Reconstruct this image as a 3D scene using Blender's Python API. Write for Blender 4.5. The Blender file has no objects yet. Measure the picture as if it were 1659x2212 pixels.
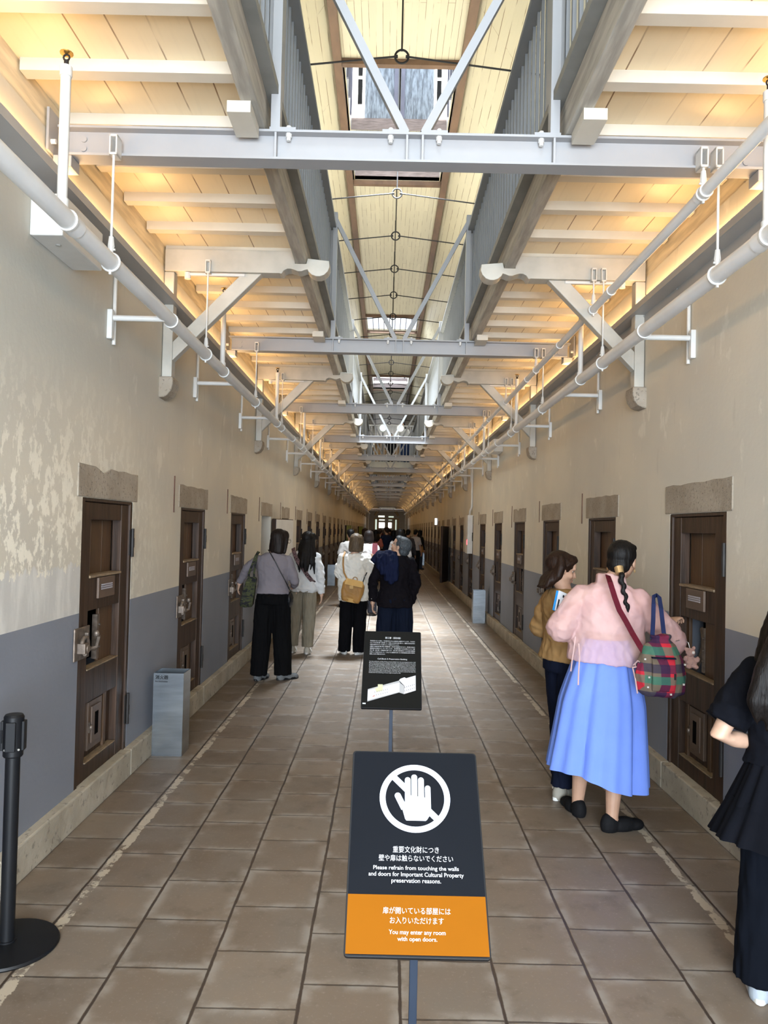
import bpy, bmesh, math, random
from mathutils import Vector, Matrix, noise
random.seed(11)
SC = bpy.context.scene
COL = SC.collection
PI = math.pi
V = Vector

# ------------------------------------------------------------------ camera
FPX, CXP, CYP, VXP, VYP, ROLL, EYE = 1660.0, 829.5, 1106.0, 833.0, 1142.5, 0.0225, 1.6
_d = V((VXP - CXP, -(VYP - CYP), -FPX)).normalized()
_u = V((ROLL, 1, 0)); _u = (_u - _d * _u.dot(_d)).normalized()
_x = _d.cross(_u)
cam = bpy.data.cameras.new('camera')
cam.sensor_fit = 'VERTICAL'; cam.sensor_height = 24.0; cam.lens = FPX / 2212.0 * 24.0
cam.clip_start = 0.05; cam.clip_end = 300
cam_ob = bpy.data.objects.new('camera', cam); COL.objects.link(cam_ob)
cam_ob.matrix_world = Matrix.Translation((0, 0, EYE)) @ Matrix((_x, _d, _u)).to_4x4()
SC.camera = cam_ob

# ------------------------------------------------------------------ light and exposure
SC.view_settings.view_transform = 'Standard'
SC.view_settings.look = 'None'
SC.view_settings.gamma = 1.0
SC.view_settings.use_curve_mapping = False
SC.view_settings.exposure = 0.95
SC.cycles.max_bounces = 8
SC.cycles.diffuse_bounces = 5
SC.cycles.glossy_bounces = 3
SC.cycles.transparent_max_bounces = 8
SC.cycles.sample_clamp_indirect = 6.0
SC.cycles.caustics_reflective = False
SC.cycles.caustics_refractive = False

W = bpy.data.worlds.new('sky'); SC.world = W; W.use_nodes = True
bg = W.node_tree.nodes['Background']
bg.inputs[0].default_value = (0.80, 0.90, 1.0, 1); bg.inputs[1].default_value = 2.2

def area(name, loc, target, sx, sy, power, color=(1, 1, 1), spread=180):
    l = bpy.data.lights.new(name, 'AREA'); l.shape = 'RECTANGLE'; l.size = sx; l.size_y = sy
    l.energy = power; l.color = color; l.spread = math.radians(spread)
    o = bpy.data.objects.new(name, l); COL.objects.link(o)
    o.location = loc
    o.rotation_euler = (V(target) - V(loc)).to_track_quat('-Z', 'Y').to_euler()
    return o

SKY = (0.80, 0.90, 1.0)
# daylight through the roof openings and the open entrance end behind the photographer, plus added gable fills
area('skylight_daylight_entrance', (0.08, -1.6, 8.64), (0.08, -1.601, 0), 1.6, 2.6, 130, (.74, .87, 1.0))
area('skylight_daylight_first', (0.08, 12.6, 8.72), (0.08, 12.601, 0), 1.2, 1.9, 500, SKY, 80)
area('skylight_daylight_second', (0.08, 26.4, 8.64), (0.08, 26.401, 0), 1.6, 1.9, 50, SKY)
area('skylight_daylight_third', (0.08, 37.2, 8.64), (0.08, 37.201, 0), 1.6, 3.2, 25, SKY)
area('entrance_daylight', (0.1, -3.6, 1.7), (0.1, 6, 2.2), 3.3, 3.2, 560, (0.80, 0.90, 1.0))
area('gable_window_daylight', (0.1, -7.8, 6.2), (0.1, 24, 9.0), 3.0, 3.6, 70, (0.86, 0.93, 1.0))  # added fill that brightens the roof boards; no window is built here
area('far_gable_window_daylight', (0.1, 62.9, 6.2), (0.1, 40, 7.6), 3.0, 3.6, 60, (0.94, 0.97, 1.0))  # added fill for the far roof, in front of a closed gable
# added fills: upper walls for roof and railings, one for the dark end hall
area('upper_windows_daylight_left', (-1.62, 21.0, 5.5), (0.1, 21.0, 6.6), 26.0, 1.2, 135, (0.95, 0.97, 1.0))
area('upper_windows_daylight_right', (1.82, 21.0, 5.5), (0.1, 21.0, 6.6), 26.0, 1.2, 120, (0.95, 0.97, 1.0))
area('end_hall_lamp', (0.1, 70.5, 4.5), (0.1, 70.501, 0), 2.0, 4.0, 65, (1.0, 0.80, 0.55))  # unseen warm fill added to lift the end hall walls
COVE = 13.2

# ------------------------------------------------------------------ mesh builder
class MB:
    def __init__(s):
        s.v = []; s.f = []
    def add(s, vs, fs):
        o = len(s.v); s.v += [V(p) for p in vs]; s.f += [[i + o for i in f] for f in fs]; return s
    def box(s, a, b, M=None):
        (x0, y0, z0), (x1, y1, z1) = a, b
        if x0 > x1: x0, x1 = x1, x0
        if y0 > y1: y0, y1 = y1, y0
        if z0 > z1: z0, z1 = z1, z0
        vs = [V(p) for p in ((x0,y0,z0),(x1,y0,z0),(x1,y1,z0),(x0,y1,z0),(x0,y0,z1),(x1,y0,z1),(x1,y1,z1),(x0,y1,z1))]
        if M: vs = [M @ p for p in vs]
        return s.add(vs, [(3,2,1,0),(4,5,6,7),(0,1,5,4),(1,2,6,5),(2,3,7,6),(3,0,4,7)])
    def bar(s, p, q, w, h, up=(0, 0, 1)):
        p, q = V(p), V(q); d = (q - p); L = d.length; d.normalize()
        u = V(up); 
        if abs(u.dot(d)) > .99: u = V((0, 1, 0))
        x = d.cross(u).normalized(); u = x.cross(d)
        M = Matrix((x, d, u)).transposed().to_4x4(); M.translation = p
        return s.box((-w/2, 0, -h/2), (w/2, L, h/2), M)
    def loft(s, rings, cap=True, close=True):
        n = len(rings[0]); o = len(s.v)
        for r in rings: s.v += [V(p) for p in r]
        m = n if close else n - 1
        for k in range(len(rings) - 1):
            for i in range(m):
                j = (i + 1) % n
                s.f.append([o + k*n + i, o + k*n + j, o + (k+1)*n + j, o + (k+1)*n + i])
        if cap:
            s.f.append([o + i for i in range(n)][::-1])
            s.f.append([o + (len(rings)-1)*n + i for i in range(n)])
        return s
    def ell_rings(s, rs, n=18, cap=True):
        # rs: (centre, x-axis vector, y-axis vector)
        return s.loft([[V(c) + V(a) * math.cos(2*PI*i/n) + V(b) * math.sin(2*PI*i/n) for i in range(n)] for c, a, b in rs], cap)
    def tube(s, pts, r, n=10, cap=True, flat=1.0, up=None):
        pts = [V(p) for p in pts]
        rs = r if isinstance(r, (list, tuple)) else [r] * len(pts)
        prev = None; rings = []
        for i, p in enumerate(pts):
            t = (pts[min(i+1, len(pts)-1)] - pts[max(i-1, 0)])
            t = t.normalized() if t.length > 1e-9 else V((0, 0, 1))
            if prev is None:
                a = V(up) if up else (V((0, 0, 1)) if abs(t.z) < .9 else V((1, 0, 0)))
            else: a = prev
            a = (a - t * a.dot(t)).normalized(); prev = a
            b = t.cross(a)
            rings.append([p + a * (rs[i] * math.cos(2*PI*k/n)) + b * (rs[i] * flat * math.sin(2*PI*k/n)) for k in range(n)])
        return s.loft(rings, cap)
    def cap_tube(s, pts, rs, n=12):
        # tube with rounded ends
        pts = [V(p) for p in pts]; rs = rs if isinstance(rs, (list, tuple)) else [rs]*len(pts)
        s.tube(pts, list(rs), n); s.ell(pts[0], (rs[0],)*3, n=n); s.ell(pts[-1], (rs[-1],)*3, n=n); return s
    def ell(s, c, r, M=None, n=14):
        c = V(c); m = max(6, n // 2); rings = []
        R = M.to_3x3() if M else Matrix.Identity(3)
        vs = [c + R @ V((0, 0, -r[2]))]
        for k in range(1, m):
            a = -PI/2 + PI * k / m
            vs += [c + R @ V((r[0]*math.cos(a)*math.cos(2*PI*i/n), r[1]*math.cos(a)*math.sin(2*PI*i/n), r[2]*math.sin(a))) for i in range(n)]
        vs.append(c + R @ V((0, 0, r[2])))
        fs = []
        for i in range(n): fs.append((0, 1 + (i+1) % n, 1 + i))
        for k in range(m - 2):
            for i in range(n):
                j = (i + 1) % n; o = 1 + k*n
                fs.append((o + i, o + j, o + n + j, o + n + i))
        o = 1 + (m-2)*n
        for i in range(n): fs.append((o + i, o + (i+1) % n, len(vs)-1))
        return s.add(vs, fs)
    def prism(s, poly, f0, f1):
        # poly: 2-D outline; f0/f1 map (a, b) to 3-D for the two end caps
        return s.loft([[f0(*p) for p in poly], [f1(*p) for p in poly]])
    def lathe(s, prof, c=(0, 0, 0), n=24):
        c = V(c)
        return s.loft([[c + V((r*math.cos(2*PI*i/n), r*math.sin(2*PI*i/n), z)) for i in range(n)] for r, z in prof])
    def torus(s, c, R, r, M=None, n=24, m=8, a0=0.0, a1=2*PI):
        c = V(c); X = M.to_3x3() if M else Matrix.Identity(3)
        full = abs(a1 - a0 - 2*PI) < 1e-6
        pts = [a0 + (a1-a0)*i/(n if full else n-1) for i in range(n)]
        rings = [[c + X @ V(((R + r*math.cos(2*PI*k/m))*math.cos(a), (R + r*math.cos(2*PI*k/m))*math.sin(a), r*math.sin(2*PI*k/m))) for k in range(m)] for a in pts]
        if full: rings.append(rings[0])
        return s.loft(rings, cap=not full)
    def mesh(s, name, bev=0, smooth=False, seg=2):
        me = bpy.data.meshes.new(name)
        bm = bmesh.new()
        vv = [bm.verts.new(p) for p in s.v]
        for f in s.f:
            try: bm.faces.new([vv[i] for i in f])
            except ValueError: pass
        bmesh.ops.recalc_face_normals(bm, faces=bm.faces[:])
        if bev:
            es = [e for e in bm.edges if len(e.link_faces) == 2 and e.calc_face_angle(0) > .5]
            bmesh.ops.bevel(bm, geom=es, offset=bev, segments=seg, affect='EDGES', profile=.5, clamp_overlap=True)
        bm.to_mesh(me); bm.free()
        if smooth:
            for p in me.polygons: p.use_smooth = True
            try: me.set_sharp_from_angle(angle=math.radians(smooth if smooth > 1 else 40))
            except Exception: pass
        return me

def link(name, me, m, parent=None, world=False):
    o = bpy.data.objects.new(name, me); COL.objects.link(o)
    if m is not None and not me.materials: me.materials.append(m)
    if parent is not None:
        o.parent = parent
        if world:
            bpy_m = parent.matrix_basis.copy(); p = parent.parent
            while p: bpy_m = p.matrix_basis @ bpy_m; p = p.parent
            me.transform(bpy_m.inverted())
    return o
def obj(name, mb, m, parent=None, world=False, bev=0, smooth=False):
    return link(name, mb.mesh(name, bev, smooth), m, parent, world)
def tag(o, label, cat, group=None, kind=None):
    o['label'] = label; o['category'] = cat
    if group: o['group'] = group
    if kind: o['kind'] = kind
    return o
def thing(name, label, cat, loc=(0, 0, 0), rz=0.0, group=None, kind=None):
    o = bpy.data.objects.new(name, None); COL.objects.link(o); o.empty_display_size = .1
    o.location = loc; o.rotation_euler = (0, 0, rz)
    return tag(o, label, cat, group, kind)
def children(o): return [c for c in COL.objects if c.parent == o]
def copy_tree(tree, loc, label=None, rz=None):
    # tree: (object, [subtrees]) captured once with snap()
    def rec(t, parent):
        o = t[0].copy(); COL.objects.link(o)
        if parent is not None: o.parent = parent
        for c in t[1]: rec(c, o)
        return o
    r = rec(tree, None); r.location = loc
    if rz is not None: r.rotation_euler = (0, 0, rz)
    if label: r['label'] = label
    return r
def snap(o): return (o, [snap(c) for c in children(o)])
def struct(name, mb, m, label=None, cat=None, bev=0, smooth=False):
    o = obj(name, mb, m, bev=bev, smooth=smooth); o['kind'] = 'structure'
    if label: o['label'] = label; o['category'] = cat
    return o
ORD = ['first','second','third','fourth','fifth','sixth','seventh','eighth','ninth','tenth','eleventh','twelfth','thirteenth','fourteenth','fifteenth','sixteenth','seventeenth','eighteenth','nineteenth','twentieth',
 'twenty-first','twenty-second','twenty-third','twenty-fourth','twenty-fifth','twenty-sixth','twenty-seventh','twenty-eighth','twenty-ninth','thirtieth','thirty-first','thirty-second','thirty-third','thirty-fourth','thirty-fifth','thirty-sixth','thirty-seventh','thirty-eighth','thirty-ninth','fortieth']

# ------------------------------------------------------------------ materials
class NT:
    def __init__(s, name, rough=.6, metal=0.0, spec=.5):
        s.m = bpy.data.materials.new(name); s.m.use_nodes = True
        s.t = s.m.node_tree; s.b = s.t.nodes['Principled BSDF']; s.out = s.t.nodes['Material Output']
        s.b.inputs['Roughness'].default_value = rough; s.b.inputs['Metallic'].default_value = metal
        s.b.inputs['Specular IOR Level'].default_value = spec
    def n(s, kind, **kw):
        nd = s.t.nodes.new(kind)
        for k, v in kw.items(): setattr(nd, k, v)
        return nd
    def set(s, sock, v):
        if hasattr(v, 'is_linked') or hasattr(v, 'links'): s.t.links.new(v, sock)
        else: sock.default_value = v
    def math(s, op, a, b=0.0, c=None):
        nd = s.n('ShaderNodeMath', operation=op); s.set(nd.inputs[0], a); s.set(nd.inputs[1], b)
        if c is not None: s.set(nd.inputs[2], c)
        return nd.outputs[0]
    def pos(s, obj=False):
        if obj: return s.n('ShaderNodeTexCoord').outputs['Object']
        return s.n('ShaderNodeNewGeometry').outputs['Position']
    def xyz(s, p):
        nd = s.n('ShaderNodeSeparateXYZ'); s.t.links.new(p, nd.inputs[0]); return nd.outputs
    def comb(s, x, y, z=0.0):
        nd = s.n('ShaderNodeCombineXYZ')
        for i, q in enumerate((x, y, z)): s.set(nd.inputs[i], q)
        return nd.outputs[0]
    def mapv(s, p, scale=(1, 1, 1), loc=(0, 0, 0), rot=(0, 0, 0)):
        nd = s.n('ShaderNodeMapping'); s.t.links.new(p, nd.inputs[0]); nd.inputs['Scale'].default_value = scale
        nd.inputs['Location'].default_value = loc; nd.inputs['Rotation'].default_value = rot
        return nd.outputs[0]
    def noise(s, p, scale=5, detail=4, rough=.55, dist=0.0):
        nd = s.n('ShaderNodeTexNoise'); s.t.links.new(p, nd.inputs['Vector'])
        nd.inputs['Scale'].default_value = scale; nd.inputs['Detail'].default_value = detail
        nd.inputs['Roughness'].default_value = rough; nd.inputs['Distortion'].default_value = dist
        return nd.outputs['Fac']
    def ramp(s, f, a, b, smooth=True):
        nd = s.n('ShaderNodeMapRange'); nd.interpolation_type = 'SMOOTHSTEP' if smooth else 'LINEAR'
        s.set(nd.inputs['Value'], f); nd.inputs['From Min'].default_value = a; nd.inputs['From Max'].default_value = b
        return nd.outputs[0]
    def mix(s, f, a, b):
        nd = s.n('ShaderNodeMix', data_type='RGBA'); s.set(nd.inputs[0], f)
        for i, q in ((6, a), (7, b)):
            if isinstance(q, tuple): nd.inputs[i].default_value = (*q[:3], 1)
            else: s.t.links.new(q, nd.inputs[i])
        return nd.outputs[2]
    def base(s, c): s.set(s.b.inputs['Base Color'], (*c, 1) if isinstance(c, tuple) else c)
    def bump(s, h, strength=.3, dist=.01):
        nd = s.n('ShaderNodeBump'); nd.inputs['Strength'].default_value = strength; nd.inputs['Distance'].default_value = dist
        s.t.links.new(h, nd.inputs['Height']); s.t.links.new(nd.outputs[0], s.b.inputs['Normal'])

def sh(c, k): return tuple(min(1, max(0, x * k)) for x in c)
def simple(name, c, rough=.6, metal=0.0, var=.12, scale=6.0, stretch=(1, 1, 1), bump=0.0, spec=.5, obj=True):
    t = NT(name, rough, metal, spec)
    p = t.mapv(t.pos(obj), stretch)
    f = t.noise(p, scale, 4)
    t.base(t.mix(t.ramp(f, .3, .7), sh(c, 1 - var), sh(c, 1 + var)))
    if bump: t.bump(f, bump)
    return t.m
def emissive(name, c, strength):
    t = NT(name); t.base((0, 0, 0)); t.b.inputs['Emission Color'].default_value = (*c, 1); t.b.inputs['Emission Strength'].default_value = strength
    return t.m

def plaster(name, left):
    t = NT(name, .75, 0, .3); p = t.pos(); x, y, z = t.xyz(p)
    big = t.noise(t.mapv(p, (1, .8, 1)), .9, 3)
    mid = t.noise(t.mapv(p, (1, 1.2, .7)), 4.5, 6, .62)
    fine = t.noise(p, 30, 3)
    cream = t.mix(t.ramp(big, .35, .65), (.60, .565, .48), (.52, .50, .445))
    cream = t.mix(t.math('MULTIPLY', t.ramp(mid, .60, .68), .55), cream, (.70, .67, .59))
    cream = t.mix(t.math('MULTIPLY', t.ramp(t.noise(t.mapv(p, (1, 2.2, .5)), 6, 5), .60, .72), .35), cream, (.42, .40, .35))
    if left:
        # patchy stripped area near the entrance end, with a pale primer strip over the dado
        near = t.ramp(y, 6.2, 3.2)
        up = t.math('MULTIPLY', t.ramp(z, 1.55, 2.6), near)
        cream = t.mix(t.math('MULTIPLY', up, .75), cream, (.44, .445, .41))
        pe = t.noise(t.mapv(p, (1, 1.6, 1)), 10, 8, .68)
        patch = t.math('MULTIPLY', t.ramp(pe, .50, .56), t.math('MULTIPLY', near, t.ramp(z, 2.5, 1.5)))
        cream = t.mix(t.math('MULTIPLY', patch, .9), cream, (.84, .81, .71))
        edge = t.math('ADD', z, t.math('MULTIPLY', t.math('SUBTRACT', pe, .5), .25))
        strip = t.math('MULTIPLY', t.math('LESS_THAN', edge, 1.36), t.math('LESS_THAN', y, 4.13))
        cream = t.mix(strip, cream, t.mix(t.ramp(t.noise(t.mapv(p, (1, 2, .5)), 5, 5), .4, .65), (.53, .53, .515), (.66, .655, .63)))
    grey = t.mix(t.ramp(big, .3, .7), (.185, .202, .245), (.220, .240, .288))
    grey = t.mix(t.math('MULTIPLY', t.ramp(t.noise(t.mapv(p, (1, 1, .6)), 9, 5, .7), .70, .74), .5), grey, (.42, .43, .45))
    lo = t.math('LESS_THAN', z, 1.112)
    t.base(t.mix(lo, cream, grey))
    t.bump(t.math('ADD', t.math('MULTIPLY', mid, .6), t.math('MULTIPLY', fine, .3)), .25, .012)
    return t.m

def tiles():
    t = NT('floor_tiles', .42, 0, .4); p = t.pos(); x, y, z = t.xyz(p)
    wob = t.math('MULTIPLY', t.math('SUBTRACT', t.noise(p, 3, 3), .5), .012)
    xs = t.math('DIVIDE', t.math('ADD', t.math('ADD', x, wob), 1.286 + .343 * 4), .343)
    col = t.math('FLOOR', xs); fx = t.math('FRACT', xs)
    wn = t.n('ShaderNodeTexWhiteNoise', noise_dimensions='1D'); t.set(wn.inputs['W'], col)
    ys = t.math('ADD', t.math('DIVIDE', t.math('ADD', y, t.math('MULTIPLY', wob, 1.4)), .343), t.math('MULTIPLY', wn.outputs[0], 7.0))
    row = t.math('FLOOR', ys); fy = t.math('FRACT', ys)
    wid = t.n('ShaderNodeTexWhiteNoise', noise_dimensions='2D'); t.set(wid.inputs['Vector'], t.comb(col, row))
    def edge(f): return t.math('MINIMUM', f, t.math('SUBTRACT', 1.0, f))
    jn = t.math('MULTIPLY', t.math('SUBTRACT', t.noise(p, 14, 4, .7), .5), .02)
    ex = t.math('ADD', edge(fx), jn); ey = t.math('ADD', edge(fy), jn)
    joint = t.math('MAXIMUM', t.ramp(ex, .022, .010), t.math('MULTIPLY', t.ramp(ey, .018, .008), .8))
    halo = t.ramp(t.math('MINIMUM', ex, ey), .16, .02)
    body = t.mix(wid.outputs[0], (.185, .138, .100), (.285, .225, .172))
    body = t.mix(t.math('MULTIPLY', t.ramp(t.noise(p, 2.2, 4), .4, .65), .6), body, (.235, .200, .165))
    body = t.mix(t.math('MULTIPLY', t.ramp(t.noise(p, 5.5, 5, .65), .52, .72), .55), body, (.15, .112, .080))
    body = t.mix(t.math('MULTIPLY', halo, t.math('MULTIPLY', t.ramp(t.noise(p, 8, 5), .40, .62), .75)), body, (.40, .36, .315))
    sp = t.noise(p, 70, 3, .7)
    body = t.mix(t.math('MULTIPLY', t.ramp(sp, .56, .72), .35), body, (.42, .375, .32))
    # worn painted lines along the outer joints
    pn = t.noise(t.mapv(p, (1, .8, 1)), 11, 6, .7); pl = t.noise(p, 1.6, 3)
    def line(x0, w):
        d = t.math('ABSOLUTE', t.math('SUBTRACT', x, x0))
        k = t.math('ADD', t.math('MULTIPLY', t.ramp(d, w, w * .3), .34), t.math('ADD', pn, t.math('MULTIPLY', t.math('SUBTRACT', pl, .5), .6)))
        return t.math('MULTIPLY', t.ramp(k, .80, .83), t.math('LESS_THAN', d, w))
    paint = t.math('MAXIMUM', line(-1.255, .042), line(1.42, .04))
    c = t.mix(joint, body, (.062, .044, .034))
    c = t.mix(paint, c, (.60, .52, .41))
    t.base(t.mix(.27, c, (.015, .007, .0)))
    r = t.math('ADD', .38, t.math('MULTIPLY', t.noise(p, 9, 4), .24)); t.set(t.b.inputs['Roughness'], r)
    hgt = t.math('SUBTRACT', t.math('ADD', t.math('MULTIPLY', sp, .12), t.math('MULTIPLY', wid.outputs[0], .15)), joint)
    t.bump(hgt, .35, .006)
    return t.m

def boards(name, c, gap, width, length, along='y', rough=.5, var=.08, gapw=.006):
    t = NT(name, rough, 0, .5); p = t.pos(); x, y, z = t.xyz(p)
    a, b = (y, x) if along == 'y' else (x, y)
    if along == 'z': a, b = z, t.math('ADD', x, y)
    bt = t.n('ShaderNodeTexBrick'); t.set(bt.inputs['Vector'], t.comb(a, b))
    bt.inputs['Scale'].default_value = 1; bt.inputs['Mortar Size'].default_value = gapw; bt.inputs['Mortar Smooth'].default_value = .3
    bt.inputs['Brick Width'].default_value = length; bt.inputs['Row Height'].default_value = width
    bt.inputs['Color1'].default_value = (*sh(c, 1 - var), 1); bt.inputs['Color2'].default_value = (*sh(c, 1 + var), 1); bt.inputs['Mortar'].default_value = (*gap, 1)
    bt.offset = .37
    g = t.noise(t.mapv(p, (14, 1.2, 14) if along == 'y' else (1.2, 14, 14)), 3, 4)
    brk = t.ramp(t.noise(t.mapv(p, (6, .7, 6)), 2.2, 3), .42, .56)       # the gaps open and close along the boards
    col = t.mix(t.math('MULTIPLY', bt.outputs['Fac'], t.math('SUBTRACT', 1.0, brk)), bt.outputs['Color'], sh(c, 1.0))
    col = t.mix(t.math('MULTIPLY', t.ramp(g, .5, .75), .25), col, sh(c, .82))
    t.base(col); t.bump(t.math('SUBTRACT', t.math('MULTIPLY', g, .2), bt.outputs['Fac']), .2, .005)
    return t.m

def stone(name, a, b, dark, scale=40):
    t = NT(name, .85, 0, .25); p = t.pos()
    c = t.mix(t.ramp(t.noise(p, 4, 4), .35, .65), a, b)
    c = t.mix(t.math('MULTIPLY', t.ramp(t.noise(p, scale, 3, .6), .58, .66), .7), c, dark)
    t.base(c); t.bump(t.noise(p, scale * .6, 5, .7), .5, .012); return t.m

M = {}
M['wall_l'] = plaster('plaster_left', True); M['wall_r'] = plaster('plaster_right', False)
M['floor'] = tiles()
M['kerb'] = stone('kerb_stone', (.36, .325, .26), (.46, .42, .345), (.22, .20, .17), 22)
M['granite'] = stone('granite', (.29, .25, .20), (.36, .32, .265), (.12, .10, .085), 60)
M['roof'] = boards('roof_boards', (.66, .59, .43), (.26, .18, .10), .098, 3.4, 'y', .5, .04, .004)
M['deck'] = boards('gallery_boards', (.74, .64, .45), (.22, .13, .06), .165, 2.6, 'y', .32, .04, .004)
M['joist'] = simple('cream_paint', (.55, .52, .45), .45, 0, .07, 3, (1, 1, 1), .1)
M['edge'] = simple('worn_edge_timber', (.34, .325, .29), .65, 0, .22, 6, (5, .5, 5), .25, obj=False)
M['olive'] = simple('grey_nosing', (.20, .20, .185), .6, 0, .1)
M['plate'] = simple('wall_plate_timber', (.60, .52, .37), .6, 0, .2, 5, (5, .5, 5), .2, obj=False)
M['bracket'] = simple('bracket_paint', (.43, .415, .37), .5, 0, .10, 5, (1, 1, 1), .12, obj=False)
M['steel'] = simple('white_steel', (.305, .308, .32), .5, 0, .03, 3)
M['greysteel'] = simple('grey_rail_paint', (.20, .208, .225), .55, 0, .04, 3)
M['trough'] = simple('trough_steel', (.36, .355, .345), .45, 0, .05, 3)
M['pipe'] = simple('pipe_paint', (.68, .69, .70), .35, 0, .05, 4)
M['ring'] = simple('white_coupling', (.60, .60, .585), .4, 0, .03)
M['brown'] = simple('brown_roof_timber', (.155, .088, .052), .55, 0, .2, 4, (1, .3, 1), .1, obj=False)
M['grywood'] = simple('weathered_plank', (.31, .25, .245), .7, 0, .25, 5, (1, 6, 8), .3, obj=False)
M['shutter'] = simple('flaking_shutter', (.27, .31, .37), .6, 0, .45, 5, (7, 1, 1.2), .2, obj=False)
M['lav'] = simple('shutter_frame', (.19, .19, .26), .5, 0, .08)
M['dark'] = simple('dark_void', (.004, .0035, .0035), .9, 0, .2, spec=.02)  # near-black; in the hatch openings it stands in for shade
M['iron'] = simple('dark_iron', (.016, .014, .0135), .55, 0, .2, spec=.3)
M['rust'] = simple('worn_lock_iron', (.17, .135, .11), .5, .5, .3, 30)
M['brass'] = simple('brass', (.65, .42, .12), .3, .9, .1)
M['chrome'] = simple('bright_nut', (.60, .60, .58), .3, .8, .1)
M['door'] = simple('dark_door_wood', (.042, .023, .014), .5, 0, .4, 4, (9, 9, .7), .25, spec=.3)
M['door2'] = simple('brown_door_board', (.080, .041, .018), .5, 0, .22, 5, (10, 10, .6), .2)
M['door3'] = simple('worn_ledge_wood', (.22, .16, .10), .7, 0, .3, 9, (2, 9, 9), .3)
M['flap'] = simple('flap_wood', (.105, .070, .050), .5, 0, .12, 5)
M['label'] = simple('paper_label', (.36, .36, .42), .6, 0, .03)
M['white'] = simple('white_paint', (.58, .575, .55), .5, 0, .05)
M['green'] = simple('green_paint', (.22, .30, .10), .5, 0, .05)
M['black'] = simple('black_powdercoat', (.006, .0065, .008), .45, 0, .1, spec=.25)
M['signpole'] = simple('blue_black_pole', (.012, .020, .036), .4, .2, .05, spec=.3)
M['inox'] = simple('brushed_steel', (.36, .40, .44), .25, .95, .14, 3, (1, 1, 9))
M['cove'] = emissive('cove_light', (1.0, .60, .26), COVE)
M['winglow'] = emissive('bright_window', (1.0, 1.0, .96), 3.0)
M['winside'] = emissive('side_window', (.62, .72, .60), .55)
M['wintop'] = emissive('top_window', (.80, .84, .72), .75)
M['winpale'] = emissive('pale_window', (.74, .66, .82), .42)
M['hallgrey'] = simple('hall_plaster', (.28, .245, .20), .7, 0, .06)
M['gable'] = boards('gable_boards', (.30, .20, .115), (.10, .06, .03), .16, 2.0, 'z', .6, .1, .006)
M['ochre'] = simple('ochre_frame', (.30, .20, .085), .6, 0, .1)
M['duct'] = simple('bright_duct', (.62, .62, .63), .25, .9, .06, 2)
M['red'] = emissive('red_lamp', (1.0, .08, .10), 2.2)
M['exit'] = emissive('exit_glow', (.85, .92, 1.0), 2.5)
M['paleplaster'] = simple('bridge_plaster', (.60, .585, .52), .7, 0, .05)
# ------------------------------------------------------------------ the building
XL, XR, CX = -1.63, 1.825, 0.0975
D0, DW, DSP = 4.12, .82, 1.985           # first cell door, its width, spacing
P = 2 * DSP
BEAM0, BRK0 = 3.64, 5.51                 # first steel crossbeam, first timber bracket
NB = 16; END = 63.2; NEAR = -8.0
def mx(x): return 2 * CX - x
DOORS = list(range(-5, 30))
def dd(n): return D0 + DSP * n

b = MB(); b.box((-4.4, NEAR, -.12), (4.6, 84, 0)); struct('floor', b, M['floor'])
def cell_wall(side):
    X = XL if side < 0 else XR; t = .30 * side
    b = MB(); y = NEAR
    for n in DOORS:
        a = dd(n)
        b.box((X, y, 0), (X + t, a, 3.44)); b.box((X, a, 1.735), (X + t, a + DW, 3.44)); b.box((X, a, 0), (X + t, a + DW, .145)); y = a + DW
    b.box((X, y, 0), (X + t, END, 3.44))
    return b
struct('wall_left', cell_wall(-1), M['wall_l']); struct('wall_right', cell_wall(1), M['wall_r'])
for nm, s, X in (('baseboard_left', 1, XL), ('baseboard_right', -1, XR)):
    b = MB(); y = NEAR; k = 0
    while y < END:                                    # kerb stones laid end to end
        L = 1.35 + .3 * ((k * 7) % 3); b.box((X - .02 * s, y, 0), (X + .05 * s, min(y + L, END) - .004, .168)); y += L; k += 1
    struct(nm, b, M['kerb'], bev=.008)
# closed outer shell of the cells and of the upper floor
b = MB()
for s in (-1, 1):
    X = CX + s * 4.1; b.box((X, NEAR, 0), (X + .2 * s, END, 3.6))
    b.box((CX + s * 1.73, END, 0), (CX + s * 4.3, END + .2, 3.6)); b.box((CX + s * 2.05, NEAR, 0), (CX + s * 4.3, NEAR - .2, 3.6))
struct('wall_outer', b, M['dark'])
for nm, s in (('wall_upper_left', -1), ('wall_upper_right', 1)):
    b = MB(); X = CX + s * 1.78; b.box((X, NEAR, 3.66), (X + .2 * s, END, 7.36)); struct(nm, b, M['paleplaster'])

# roof: flat boarded centre between two brown timbers, sloping boards either side, two roof openings
ZR = 8.7; HX = .86; RC = .075
OPEN = [(11.55, 13.7), (13.86, 15.5), (25.4, 27.35), (35.4, 38.9)]
b = MB(); y = NEAR
for o0, o1 in OPEN:
    b.box((RC - HX, y, ZR), (RC + HX, o0, ZR + .08)); y = o1
b.box((RC - HX, y, ZR), (RC + HX, END, ZR + .08))
for s in (-1, 1): b.box((RC + s*HX, NEAR, ZR), (RC + s*(HX + .16), END, ZR + .08))
for s in (-1, 1):
    b.loft([[(RC + s*(HX + .155), yy, ZR), (RC + s*1.95, yy, 7.25), (RC + s*2.05, yy, 7.33), (RC + s*(HX + .155), yy, ZR + .08)] for yy in (NEAR, END)])
struct('ceiling', b, M['roof'])
for i, s in enumerate((-1, 1)):
    b = MB(); b.box((RC + s*(HX + .035), NEAR, ZR - .12), (RC + s*(HX + .155), END, ZR + .0)); struct('trim_%d' % (i + 1), b, M['brown'])
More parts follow.
